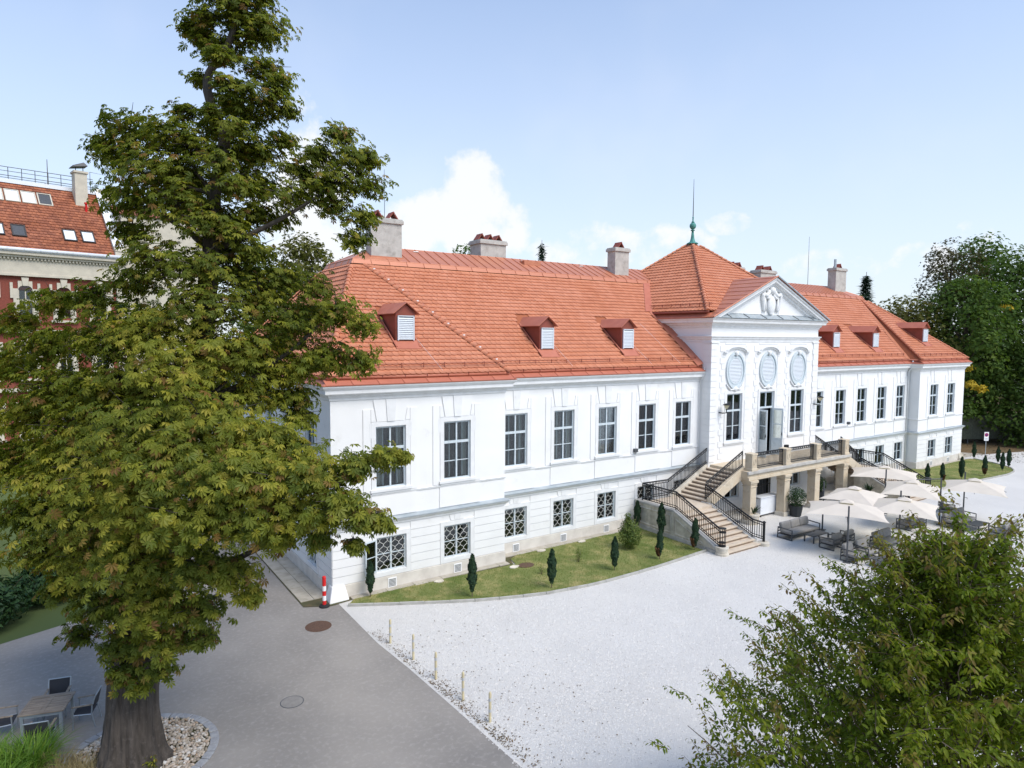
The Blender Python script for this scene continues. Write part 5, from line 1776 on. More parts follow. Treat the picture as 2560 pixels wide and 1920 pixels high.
# ------------------------------------------------------------------ vegetation
# crown clumps of the horse chestnut (x, y, z, radius) and the course of its leaning trunk, in metres
CLUST = [(-4.9,-7.71,19.14,0.9),(-5.58,-7.27,18.78,0.5),(-4.29,-8.18,18.56,0.65),(-4.96,-7.59,20.07,0.9),(-5.16,-7.26,18.11,0.6),(-4.32,-7.99,17.6,0.65),(-4.21,-8.39,16.71,0.6),(-4.56,-7.69,16.49,0.7),(-4.1,-8.43,17.17,0.45),(-4.44,-7.85,15.54,0.6),(-5.67,-6.97,17.39,0.35),(-7.21,-6.4,15.99,0.75),(-6.4,-7.34,15.79,0.85),(-7.51,-6.0,15.46,0.7),(-6.84,-7.48,14.8,1.0),(-5.94,-7.68,15.45,0.7),(-7.28,-6.5,14.25,0.8),(-6.39,-7.73,14.04,0.95),(-7.24,-6.35,13.47,0.55),(-7.85,-5.99,15.64,0.35),(-2.85,-9.39,15.9,0.5),(-3.23,-8.93,15.43,0.6),(-2.66,-9.82,15.27,0.6),(-3.7,-8.51,15.1,0.5),(-3.01,-9.63,14.64,0.75),(-2.32,-9.86,14.63,0.5),(-3.91,-8.8,14.33,0.6),(-4.47,-7.9,14.71,0.6),(-3.02,-9.3,14.12,0.5),(-2.52,-10.04,13.78,0.45),(-2.73,-9.94,13.26,0.45),(-2.25,-9.86,15.27,0.35),(-6.92,-7.61,12.67,0.9),(-6.14,-8.52,12.48,0.85),(-4.94,-7.77,12.45,0.75),(-4.09,-8.48,12.32,0.7),(-3.51,-9.27,12.07,0.55),(-7.25,-6.7,12.16,0.7),(-4.6,-8.19,11.73,0.9),(-5.98,-8.59,11.55,0.95),(-8.12,-5.77,11.82,0.6),(-8.91,-4.88,11.71,0.65),(-9.73,-4.11,11.23,0.6),(-9.14,-5.05,10.63,0.85),(-7.98,-6.56,10.76,1),(-7.01,-7.95,10.88,1.1),(-9.97,-4.05,10.01,0.8),(-8.88,-5.81,9.48,1),(-7.78,-7.52,9.66,1.1),(-6.66,-8.98,10.03,1.1),(-5.38,-8.61,10.44,1.0),(-3.87,-8.86,11.14,0.85),(-3.1,-9.6,11.49,0.7),(-2.61,-10.21,11.09,0.5),(-3.31,-9.31,10.32,0.8),(-2.66,-10.0,10.22,0.5),(-4.08,-8.7,9.96,0.8),(-4.76,-8.64,9.39,0.75),(-3.88,-8.77,9.24,0.6),(-3.8,-8.87,8.77,0.45),(-9.59,-5.02,8.74,1.0),(-8.46,-7.15,8.55,1.1),(-7.36,-9.1,8.81,1.2),(-6.28,-10.07,8.95,1.1),(-5.18,-10.36,8.59,0.85),(-4.59,-10.8,8.23,0.7),(-10.02,-4.95,7.58,1),(-8.95,-7.15,7.49,1.1),(-7.84,-9.1,7.81,1.2),(-6.81,-10.39,8.02,1.2),(-5.86,-11.17,7.95,1.0),(-5.06,-11.74,7.76,0.9),(-4.4,-12.17,7.87,0.7),(-3.79,-12.57,8.12,0.5),(-3.26,-12.92,8.31,0.38),(-2.93,-13.14,8.32,0.22),(-4.16,-12.75,7.36,0.65),(-3.7,-13.09,7.08,0.45),(-3.43,-13.28,6.98,0.25),(-4.76,-12.0,7.03,0.65),(-5.67,-11.5,7.1,0.85),(-6.64,-10.84,7.0,1.0),(-7.55,-9.61,6.95,1.1),(-8.54,-8.11,6.65,1.0),(-9.55,-6.22,6.48,0.9),(-9.39,-6.41,5.58,0.75),(-8.48,-7.88,5.6,0.85),(-7.55,-9.22,5.81,1),(-6.56,-10.15,5.78,0.85),(-5.89,-10.62,5.64,0.6),(-5.55,-10.78,5.09,0.35),(-8.96,-6.78,4.68,0.55),(-8.16,-7.96,4.44,0.75),(-7.22,-9.19,4.66,0.85),(-6.43,-9.73,4.56,0.6),(-8.67,-6.84,3.47,0.42),(-7.86,-8.0,3.42,0.55),(-6.99,-9.06,3.73,0.6),(-6.36,-9.48,3.84,0.38),(-7.84,-8.07,2.76,0.42),(-7.16,-8.65,2.93,0.38),(-7.58,-8.39,2.54,0.3),(-3.95,-12.96,6.55,0.22),(-4.48,-12.35,6.58,0.3),(-5.15,-11.66,6.51,0.4),(-5.11,-7.65,13.85,0.7),(-4.47,-7.84,14.01,0.55),(-4.81,-7.47,15.56,0.7),(-4.94,-7.14,16.91,0.55),(-4.77,-7.2,14.8,0.7),(-5.22,-6.76,16.25,0.5),(-3.97,-8.26,15.87,0.4),(-3.29,-8.7,14.71,0.6),(-4.08,-8.12,13.78,0.45),(-5.08,-7.38,13.06,0.8),(-6.05,-6.92,14.91,0.8),(-4.56,-7.63,18.58,0.7),(-5.42,-6.93,18.38,0.5),(-5.84,-6.87,18.64,0.35),(-3.87,-8.39,16.54,0.3),(-6.05,-7.15,16.46,0.35),(-5.36,-7.36,19.6,0.6),(-4.4,-8.02,19.49,0.6),(-3.27,-7.67,11.42,0.8),(-4.57,-6.89,10.15,0.9),(-5.43,-8.08,17.65,0.4),(-5.38,-8.29,16.99,0.3),(-4.97,-8.34,16.9,0.4),(-5.62,-8.07,16.29,0.35),(-5.12,-8.45,15.85,0.45),(-5.56,-8.46,15.0,0.5),(-5.28,-8.58,14.47,0.5),(-5.89,-8.36,13.56,0.6),(-5.3,-8.54,13.37,0.5),(-4.78,-8.57,12.96,0.5),(-6.95,-3.95,11.16,1.2),(-5.36,-5.21,9.17,1.3),(-8.13,-3.32,9.15,1.2),(-7.14,-4.58,6.55,1.3),(-5.09,-6.77,7.36,0.9),(-9.07,-2.82,7.4,1.2),(-3.89,-6.7,10.65,0.8),(-5.83,-5.27,14.63,0.9),(-6.89,-5.13,4.91,1.1),(-6.92,-6.49,8.72,1.2),(-7.06,-6.45,3.79,0.9)]
TRUNK = [(-7.72,-7.4,0.2),(-7.7,-7.34,1.13),(-7.61,-7.29,2.41),(-7.32,-7.29,4.73),(-6.76,-7.47,7.06),(-6.26,-7.65,9.03),(-5.85,-7.75,11.12),(-5.63,-7.74,12.98),(-5.52,-7.69,14.38),(-5.25,-7.76,15.77),(-5.54,-7.48,16.75),(-5.48,-7.45,17.51),(-5.02,-7.7,18.32),(-4.78,-7.75,19.6),(-4.75,-7.69,20.65)]


def palmate():
    """seven drooping leaflets on a short stalk"""
    V, F = [], []
    for k, (a, l) in enumerate(zip((-125, -82, -40, 0, 40, 82, 125), (.55, .8, .95, 1.0, .95, .8, .55))):
        a = R(a)
        d = np.array([math.cos(a), math.sin(a), 0])
        w = np.array([-math.sin(a), math.cos(a), 0])
        i = len(V)
        V += [d * .03, d * l * .66 + w * .19 * l + [0, 0, -.10 * l], d * l + [0, 0, -.46 * l], d * l * .66 - w * .19 * l + [0, 0, -.10 * l]]
        F += [(i, i + 1, i + 2), (i, i + 2, i + 3)]
    return np.array(V), np.array(F)


PALM = palmate()


def limb(path, r0, r1, name, m, parent, n=8, wob=0.0, seg=8, smooth=True):
    P = [Vector(p) for p in path]
    out, rad = [], []
    m_ = (len(P) - 1) * seg
    for k in range(m_ + 1):
        t_ = k / seg
        i = min(int(t_), len(P) - 2)
        u = t_ - i
        p0, p1, p2, p3 = P[max(i - 1, 0)], P[i], P[i + 1], P[min(i + 2, len(P) - 1)]
        q = 0.5 * ((2 * p1) + (p2 - p0) * u + (2 * p0 - 5 * p1 + 4 * p2 - p3) * u * u + (3 * p1 - p0 - 3 * p2 + p3) * u ** 3)
        if wob:
            q += Vector((random.uniform(-wob, wob), random.uniform(-wob, wob), 0))
        out.append(q)
        f = k / m_
        rad.append(r0 * (1 - f) + r1 * f if not callable(r0) else r0(f))
    return MB().tube(out, rad, n).build(name, m, parent, smooth=smooth)


def chestnut():
    t = thing('chestnut_tree', 'tall old horse chestnut with yellowing leaves filling the left foreground', 'tree', (-7.72, -7.35, 0))
    off = np.array([-7.72, -7.35, 0])
    T = [tuple(np.array(p) - off) for p in TRUNK]
    T[0] = (0, 0, -.1)
    # trunk: fluted, flaring into root buttresses
    P = [Vector(p) for p in T]
    mb = MB()
    n = 56
    rings = []
    NS = 110
    hs = [P[0].z + (P[9].z - P[0].z) * k / NS for k in range(NS + 1)]
    rg = np.random.default_rng(3)
    ph = rg.uniform(0, 6.28, 6)
    for z in hs:
        i = 0
        while i < len(P) - 2 and P[i + 1].z < z:
            i += 1
        u = (z - P[i].z) / (P[i + 1].z - P[i].z)
        c = P[i].lerp(P[i + 1], max(0, min(1, u)))
        base = 0.60 - 0.031 * z + .30 * math.exp(-max(z, 0) / .55)
        base = max(base, .13)
        ring = []
        for j in range(n):
            a = 2 * math.pi * j / n
            fl = 1 + .10 * math.exp(-z / 1.2) * math.cos(5 * a + ph[0]) + .05 * math.cos(9 * a + ph[1] + .4 * z) + .035 * math.cos(15 * a + ph[2] - .7 * z) + .03 * math.sin(z * 5 + 4 * a + ph[3])
            fl += .030 * math.cos(23 * a + 1.3 * math.sin(z * 1.1) + ph[4]) + .018 * math.cos(31 * a - z * .8 + ph[5]) + rg.uniform(-.012, .012)
            ring.append((c.x + math.cos(a) * base * fl, c.y + math.sin(a) * base * fl, z))
        rings.append(len(mb.v))
        mb.v += ring
    for a, b in zip(rings, rings[1:]):
        for j in range(n):
            mb.f.append((a + j, a + (j + 1) % n, b + (j + 1) % n, b + j))
    mb.build('trunk', 'bark', t, smooth=True)
    limb(T[8:], 0.15, 0.04, 'leader', 'bark', t, 10, .02)
    TP_ = np.array(T)
    CL = np.array(CLUST)
    pos_all, nrm_all, alo_all, sc_all, rnd_all = [], [], [], [], []
    for k, (x, y, z, r_) in enumerate(CL):
        c = np.array([x, y, z]) - off
        # limb from the trunk a little below the clump
        zt = max(3.0, c[2] - .8 - .22 * math.hypot(c[0] - TP_[6][0], c[1] - TP_[6][1]))
        i = int(np.argmin(abs(TP_[:, 2] - zt)))
        s = TP_[i]
        d = c - s
        if r_ > (.68 if z > 11.5 else .6) and np.linalg.norm(d) > .8 and k % 2 == 0:
            mid = s + d * .45 + np.array([rng.normal() * .12, rng.normal() * .12, -.06 * np.linalg.norm(d)])
            limb([s, mid, c], .04 + .016 * np.linalg.norm(d), .02, 'limb', 'bark', t, 6, .03, 5)
        n = int((540 if z < 11.5 else 520) * r_ ** 1.75) + 40
        dr = unit(n)
        q = rng.uniform(.35, 1.0, n) ** .6
        lump = 1 + .34 * np.sin(dr[:, 0] * 6 + k) * np.cos(dr[:, 1] * 7 + 2 * k) + .22 * np.sin(dr[:, 2] * 8 + 3 * k)
        keep_ = rng.random(n) < np.clip(.75 + .5 * np.sin(dr[:, 0] * 4 + 5 * k) * np.sin(dr[:, 2] * 5 + k), .25, 1)
        q = np.where(keep_, q, q * .6)
        p = c + dr * (q * lump)[:, None] * np.array([r_ * 1.03, r_ * 1.03, r_ * .66])
        outw = p - np.array([TP_[i][0], TP_[i][1], c[2] - 1.0])
        outw /= np.linalg.norm(outw, axis=1, keepdims=True)
        nr = .55 * outw + np.array([0, 0, .75]) + .5 * dr + rng.normal(size=(n, 3)) * .45
        pos_all.append(p)
        nrm_all.append(nr)
        alo_all.append(outw + rng.normal(size=(n, 3)) * .5 + np.array([0, 0, -.3]))
        sc_all.append(rng.uniform(.075, .17, n) * (1.1 if z < 11 else .97))
        base = rng.beta(1.6, 2.2, n) * .85
        base += .14 * (5 < z < 11) + .14 * math.sin(k * 1.7) * (z < 12) - .08 * (z < 4.6)  # light put into leaf colour: middle clumps yellower, shaded low clumps darker
        brown = rng.random(n) < (.045 + .10 * (z < 4.6) + .07 * (math.sin(k * 2.3) > .6))
        base = np.clip(base, 0.02, .86)
        base[brown] = rng.uniform(.9, .99, brown.sum())
        rnd_all.append(base)
    pos, nrm, alo = np.concatenate(pos_all), np.concatenate(nrm_all), np.concatenate(alo_all)
    sc, rn = np.concatenate(sc_all), np.concatenate(rnd_all)
    rot = frames(nrm, alo)
    camv = np.array(CAM) - off
    dist = np.linalg.norm(pos - camv, axis=1) / sc
    # leaves that show largest stand on the camera side of the crown
    facing = ((pos - pos.mean(0)) * (camv - pos.mean(0))).sum(1)
    idx = [i for i in np.argsort(dist) if facing[i] > 0][:260]
    m = np.ones(len(pos), bool)
    m[idx] = False
    V, F, r2 = scatter(PALM[0], PALM[1], pos[m], rot[m], sc[m], rn[m])
    crown = link('crown', arr_mesh('crown', V, F, 'chestnut_leaf', r2), None, t, kind='stuff')
    lms = [arr_mesh('leaf', PALM[0], PALM[1], 'chestnut_leaf_single', np.zeros(len(PALM[1]))) for q in range(1)]
    for i in idx:
        o = link('leaf', lms[0], None, crown)
        o.matrix_local = Matrix.Translation(pos[i]) @ Matrix((rot[i] * sc[i]).tolist()).to_4x4()
    # fine twigs reaching out through each clump
    tg = MB()
    for k, (x, y, z, r_) in enumerate(CL):
        c = np.array([x, y, z]) - off
        for j in range(9):
            d = unit(1)[0]
            d[2] = d[2] * .6 + .15
            e = c + d * r_ * random.uniform(.85, 1.15)
            tg.tube([tuple(c - d * .2 * r_), tuple(c + d * r_ * .5 + np.array([0, 0, .04])), tuple(e)], [.018, .011, .004], 4, cap=False)
    tg.build('twig_spread', 'bark', t)
    # spiny fruits
    fm = MB().ball((0, 0, 0), .05, 8, 6).mesh('fruit')
    fm.materials.append(MAT['fruit'])
    for i in rng.choice(np.where(facing > 0)[0], 60, replace=False):
        link('fruit', fm, None, t, loc=pos[i] + np.array([0, 0, -.1]))
    # sawn limb stub
    limb([(1.0, -1.6, 8.4), (1.25, -2.3, 8.75), (1.4, -2.7, 9.0)], .24, .2, 'sawn_stub', 'bark', t, 10, 0, 3)
    # epicormic tuft at the foot of the trunk
    leaf_tuft(60, (.35, -.72, .35), (.2, .15, .2), .09, 'chestnut_leaf', 'basal_shoot', t)
    print('chestnut leaves', len(pos))


mat('chestnut_leaf_single', (1, 1, 1), 0.5, attr=('rnd', [(0.0, (0.085, 0.118, 0.016)), (0.5, (0.145, 0.168, 0.022)), (0.88, (0.22, 0.22, 0.034)), (1.0, (0.085, 0.118, 0.016))], True), trans=0.35, spec=0.22)
chestnut()

# pebble bed round the trunk: ring of granite setts, river pebbles
bed_c = (-7.5, -7.0)
bed = sheet('pebble_bed', [(bed_c[0] + 1.7 * math.cos(a), bed_c[1] + 1.7 * math.sin(a)) for a in [2 * math.pi * k / 40 for k in range(40)]], 0.012, 'earth')
for k in range(36):
    a0, a1 = 2 * math.pi * (k + .04) / 36, 2 * math.pi * (k + .96) / 36
    q = [(bed_c[0] + r_ * math.cos(a), bed_c[1] + r_ * math.sin(a)) for r_, a in ((1.64, a0), (1.86, a0), (1.86, a1), (1.64, a1))]
    h = .05 + random.uniform(-.012, .012)
    MB().hexa([(x, y, 0) for x, y in q], [(x, y, h) for x, y in q]).build('sett', 'granite', bed, bevel=.015)
ps = MB().ball((0, 0, 0), (1, .75, .5), 7, 4)
ptv, ptf = np.array(ps.v), np.array([f for f in ps.f])
pbm = MB().ball((0, 0, 0), (1, .75, .5), 7, 4).mesh('pebble')
pbm.materials.append(MAT['pebble'])
pbm.polygons.foreach_set('use_smooth', [True] * len(pbm.polygons))
n = 2600
ang_ = rng.uniform(0, 2 * math.pi, n)
rad_ = 1.62 * np.sqrt(rng.uniform(.10, 1, n))
pp = np.column_stack([bed_c[0] + rad_ * np.cos(ang_), bed_c[1] + rad_ * np.sin(ang_), rng.uniform(.015, .07, n)])
sz = rng.uniform(.03, .075, n)
key = np.linalg.norm(pp - np.array(CAM), axis=1) / sz + np.where((pp[:, 0] - bed_c[0]) * .8 - (pp[:, 1] - bed_c[1]) * .6 > -.3, 0, 500)
order = np.argsort(key)
up = np.array([0, 0, 1.0]) + rng.normal(size=(n, 3)) * .35
rot = frames(up, unit(n))
for i in order[:280]:
    o = link('pebble', pbm, None, bed)
    o.matrix_local = Matrix.Translation(pp[i]) @ Matrix((rot[i] * sz[i]).tolist()).to_4x4()
rest = order[280:]
V, F, r2 = scatter(ptv, ptf, pp[rest], rot[rest], sz[rest], rng.random(len(rest)))
link('pebble_spread', arr_mesh('pebble_spread', V, F, 'pebble', r2, smooth=True), None, bed, kind='stuff')


# arching grass clumps in the lower left corner
def grass_clump(name, label, spots, n, L0, L1, m, wid):
    t = thing(name, label, 'grass', (spots[0][0], spots[0][1], 0))
    V, F, rr = [], [], []
    o = np.array([spots[0][0], spots[0][1], 0])
    for k in range(n):
        sx, sy, sr = spots[k % len(spots)]
        a = random.uniform(0, 2 * math.pi)
        q = sr * math.sqrt(random.random())
        p = np.array([sx + q * math.cos(a), sy + q * math.sin(a), 0]) - o
        a2 = a + random.uniform(-.8, .8)
        L_ = random.uniform(L0, L1)
        lean = random.uniform(.35, 1.0)
        d = np.array([math.cos(a2), math.sin(a2), 0])
        w = np.array([-math.sin(a2), math.cos(a2), 0]) * wid
        i = len(V)
        S = 6
        for j in range(S + 1):
            u = j / S
            c = p + d * lean * L_ * u ** 1.6 * .8 + np.array([0, 0, 1]) * L_ * (u * .95 - .55 * lean * u ** 2.6)
            ww = w * (1 - u ** 2.2)
            V += [c - ww, c + ww]
        for j in range(S):
            F.append((i + 2 * j, i + 2 * j + 1, i + 2 * j + 3, i + 2 * j + 2))
        rr += [random.random()] * S
    link('blades', arr_mesh('blades', np.array(V), np.array(F), m, np.array(rr)), None, t, kind='stuff')
    return t


grass_clump('grass_clump', 'bright green arching grass clump in the lower left corner', [(-10.2, -6.5, .6), (-10.9, -5.9, .6), (-10.6, -7.3, .6), (-9.75, -6.15, .35), (-11.3, -6.8, .7)], 1500, .8, 1.35, 'grass_green', .013)
grass_clump('dry_grass', 'straw-coloured dry grass at the foot of the chestnut', [(-9.15, -7.5, .5), (-8.6, -8.0, .45), (-9.3, -6.7, .4), (-8.8, -7.3, .4)], 1300, .4, .8, 'grass_dry', .006)


# foreground tree at the lower right: upright leafy shoots
def crown_r(z):
    return float(np.interp(z, [0.8, 1.8, 3.0, 4.2, 5.2, 6.3, 7.0, 7.4, 7.8], [3.6, 4.25, 4.3, 3.8, 2.9, 1.75, .95, .45, .15]))


def shoot_tree():
    bx_, by_ = 3.46, -21.2
    t = thing('foreground_tree', 'small-leaved tree with upright leafy shoots in the lower right foreground', 'tree', (bx_, by_, 0))
    limb([(0, 0, -.1), (.05, .05, 1.2), (0, .1, 2.6), (.1, 0, 4.2), (-.1, .1, 6.4)], .17, .03, 'trunk', 'twig', t, 10, .02)
    pos, nrm, alo, sc, rn = [], [], [], [], []
    tw_ = MB()
    nb = 140
    for k in range(nb):
        a = k * 2.399 + random.uniform(-.2, .2)
        zt = 1.6 + 6.1 * ((k + .5) / nb) ** .85
        rr = crown_r(zt) * random.uniform(.82, 1.10)
        tip = np.array([rr * math.cos(a), rr * math.sin(a), zt])
        root = np.array([0, 0, max(.8, zt * .62 - .25 * rr)])
        mid = root + (tip - root) * .5 + np.array([0, 0, -.10 * rr])
        limb([tuple(root), tuple(mid), tuple(tip)], .012 + .007 * rr, .006, 'limb', 'twig', t, 5, .03, 5)
        hue = random.uniform(-.18, .18)
        for j in range(27):
            f_ = random.uniform(.30, 1.0) ** .75
            b0 = root + (tip - root) * f_ + np.array([0, 0, -.4 * rr * f_ * (1 - f_) * .6])
            side = rng.normal(size=3)
            b0 = b0 + side * np.array([.16, .16, .10]) * rr * .55
            tall = f_ > .8 and random.random() < .16
            L_ = random.uniform(.7, 1.0) if tall else random.uniform(.32, .62)
            d = np.array([math.cos(a) * .7, math.sin(a) * .7, .55 if not tall else 1.5]) + rng.normal(size=3) * .38
            d /= np.linalg.norm(d)
            nl = int(34 * L_) + 8
            u = np.linspace(.05, 1, nl) ** .9
            bend = np.array([math.cos(a) * .1, math.sin(a) * .1, -.10])
            pts = b0 + d * (u * L_)[:, None] + bend * (u ** 2)[:, None] * L_
            tw_.tube([b0, b0 + d * L_ * .5 + bend * .25 * L_, b0 + d * L_ + bend * L_], [.008, .006, .003], 3, cap=False)
            az = rng.uniform(0, 2 * math.pi, nl)
            al = np.column_stack([np.cos(az), np.sin(az), np.full(nl, -.55)])
            pos.append(pts + al * .03 + rng.normal(size=(nl, 3)) * .025)
            alo.append(al)
            nrm.append(np.column_stack([np.cos(az) * .4, np.sin(az) * .4, np.full(nl, 1.0)]) + rng.normal(size=(nl, 3)) * .35)
            sc.append(rng.uniform(.085, .145, nl) * (1 - .35 * u ** 3))
            b = np.clip(rng.beta(2, 2, nl) * .8 + hue, .02, .84)
            if tall or random.random() < .06:
                b = np.where(u > .5, rng.uniform(.86, .99, nl), b)
            rn.append(b)
    # inner foliage
    n = 7000
    z = rng.uniform(1.0, 6.2, n)
    a = rng.uniform(0, 2 * math.pi, n)
    r_ = np.array([crown_r(q) for q in z]) * np.sqrt(rng.random(n)) * .9
    pos.append(np.column_stack([r_ * np.cos(a), r_ * np.sin(a), z]))
    alo.append(unit(n) + np.array([0, 0, -.4]))
    nrm.append(unit(n) * .6 + np.array([0, 0, .8]))
    sc.append(rng.uniform(.08, .12, n))
    rn.append(rng.beta(2, 2.6, n) * .8)
    pos, nrm, alo, sc, rn = map(np.concatenate, (pos, nrm, alo, sc, rn))
    lv = np.array([[0, 0, 0], [.35, .20, .03], [.7, .17, -.06], [1.0, 0, -.22], [.7, -.17, -.06], [.35, -.20, .03], [.5, 0, -.05]])
    lf = np.array([[0, 6, 1], [1, 6, 2], [2, 6, 3], [3, 6, 4], [4, 6, 5], [5, 6, 0]])[:, ::-1]
    V, F, r2 = scatter(lv, lf, pos, frames(nrm, alo), sc, rn)
    link('crown', arr_mesh('crown', V, F, 'small_leaf', r2), None, t, kind='stuff')
    tw_.build('twig_spread', 'twig', t)
    print('shoot leaves', len(pos))


shoot_tree()


# cypresses: three shapes, copied and placed one by one
def cypress_mesh(seed, brown):
    g = np.random.default_rng(seed)
    n = 1500
    u = g.random(n) ** .8
    R_ = .125 * (np.sin(np.pi * np.clip(u * .92 + .06, 0, 1)) ** .7) * (1 + .15 * np.sin(u * 17 + seed))
    a = g.uniform(0, 2 * math.pi, n)
    q = g.uniform(.5, 1, n)
    pos = np.column_stack([R_ * q * np.cos(a), R_ * q * np.sin(a), .12 + u * .86])
    d = np.column_stack([np.cos(a) * .5, np.sin(a) * .5, np.full(n, 1.1)]) + g.normal(size=(n, 3)) * .2
    nr = np.column_stack([np.cos(a), np.sin(a), np.full(n, .2)]) + g.normal(size=(n, 3)) * .3
    tv_ = np.array([[0, .3, 0], [0, -.3, 0], [.6, -.25, .05], [1, 0, 0], [.6, .25, .05]])
    tf_ = np.array([[0, 1, 2], [0, 2, 4], [4, 2, 3]])
    V, F, r2 = scatter(tv_, tf_, pos, frames(nr, d), g.uniform(.05, .085, n), g.random(n))
    return arr_mesh('foliage', V, F, 'cypress_leaf', r2)


CYM = [cypress_mesh(s, 0) for s in (1, 2, 3)]
stem_m = MB().tube([(0, 0, 0), (0, 0, .5)], [.02, .012], 6).mesh('stem')
stem_m.materials.append(MAT['twig'])


def brown_mesh(seed):
    g = np.random.default_rng(seed)
    n = 160
    a = g.uniform(-.9, .9, n)
    u = g.random(n)
    pos = np.column_stack([.13 * np.cos(a) * (.5 + u * .6), .13 * np.sin(a) * (.5 + u * .6), .1 + u * .28])
    V, F, r2 = scatter(np.array([[0, .3, 0], [0, -.3, 0], [1, 0, 0]]), np.array([[0, 1, 2]]), pos, frames(g.normal(size=(n, 3)), np.tile([0, 0, 1.0], (n, 1)) + g.normal(size=(n, 3)) * .3), g.uniform(.05, .09, n), g.random(n))
    return arr_mesh('brown_foliage', V, F, 'cypress_brown')


BRM = brown_mesh(5)


def cypress(label, x, y, h, k, wid=1.0, brown=False, group='young columnar cypresses in the lawns'):
    t = thing('cypress', label, 'cypress', (x, y, .04), random.uniform(0, 6), group)
    link('stem', stem_m, None, t).scale = (1, 1, h)
    o = link('foliage', CYM[k % 3], None, t)
    o.scale = (h * .92 * wid, h * .92 * wid, h)
    if brown:
        b = link('brown_foliage', BRM, None, t, rot=(0, 0, random.uniform(-.6, .6)))
        b.scale = (h * 1.05, h * 1.05, h)
    return t


cypress('dark columnar cypress nearest the mansion corner, by the first low window', 1.41, -.55, 1.48, 0, 1.0)
cypress('columnar cypress by the lawn kerb, second from the mansion corner', 4.93, -2.89, 1.78, 1, .95)
cypress('columnar cypress by the kerb, third from the mansion corner', 8.3, -3.94, 1.66, 2, 1.05)
cypress('columnar cypress by the kerb, fourth from the mansion corner', 12.06, -3.86, 1.56, 0, 1.05)
cypress('thin twin-topped cypress with browned base near the stair wall', 15.0, -3.92, 1.5, 1, .95, True)
cypress('columnar cypress in the nook between mansion wall and stair landing', 17.75, .35, 1.6, 2, 1.1)
cypress('tall columnar cypress in front of the stair side wall panel', 17.6, -1.6, 1.88, 0, 1.05)
cypress('columnar cypress with brown patch next to the left stair newel', 17.55, -3.95, 1.62, 1, 1.0, True)
for i, (x, y, h, br) in enumerate([(59.2, -.8, 1.55, 0), (58.5, -2.9, 1.5, 0), (54.8, -4.5, 1.55, 0), (57.0, -4.2, 1.6, 0), (51.6, -4.4, 1.6, 1), (48.4, -4.0, 1.75, 0), (46.1, -3.6, 1.45, 1), (44.6, -3.2, 1.5, 0), (42.5, -1.2, 1.3, 0)]):
    cypress(['small dark cypress at the far corner of the right pavilion', 'small cypress at the rounded far end of the right lawn', 'slim cypress beside the right lawn kerb, third from its far tip', 'slim cypress at the outermost tip of the right lawn',
             'yellow-brown cypress in the middle of the right lawn kerb', 'darkest and fullest cypress on the right lawn', 'rust-tinged cypress just beyond the right stair railing', 'cypress seen through the right stair railing', 'small cypress close behind the upper right stair railing'][i], x, y, h, i, 1.0, bool(br))


def bush(label, x, y, h, w, n, m='shrub_leaf', size=.075, cat='bush', name='bush', stems=6, seed=1):
    t = thing(name, label, cat, (x, y, .04))
    for k in range(stems):
        a = 2 * math.pi * k / stems
        limb([(0, 0, 0), (w * .2 * math.cos(a), w * .2 * math.sin(a), h * .45), (w * .4 * math.cos(a), w * .4 * math.sin(a), h * random.uniform(.75, 1))], .014, .004, 'stem', 'twig', t, 5, .02, 3)
    leaf_tuft(n, (0, 0, h * .45), (w / 2, w / 2, h * .46), size, m, 'foliage', t, kind='stuff')
    leaf_tuft(n // 7, (-w * .12, 0, h * .85), (w * .14, w * .14, h * .25), size, m, 'top_shoot', t)
    return t


bush('broad light green shrub in the lawn before the last low window', 14.9, -1.95, 1.75, 1.2, 2600, size=.11)
bush('small thin green bush in the middle of the lawn', 11.43, -2.03, .72, .38, 220, size=.06, stems=3)
bush('tiny sparse seedling bush in the lawn left of the thin bush', 8.95, -2.35, .4, .4, 110, size=.05, stems=3)
for i, (x, y, h, w) in enumerate([(-11.6, 4.6, 2.0, 3.2), (-14.2, 3.6, 2.3, 3.4), (-9.7, 6.4, 1.7, 2.6), (-17.5, 2.8, 2.4, 3.6), (-8.3, 9.5, 2.2, 2.8)]):
    bush(['dark green shrub at the far road edge, left of the trunk', 'dark green shrub cut by the left picture edge beyond the road', 'low dark shrub at the bend of the road behind the chestnut', 'outermost dark shrub on the road bank', 'dark shrub behind the chestnut trunk by the side path'][i], x, y, h, w, 3600, 'hedge_leaf', .2)


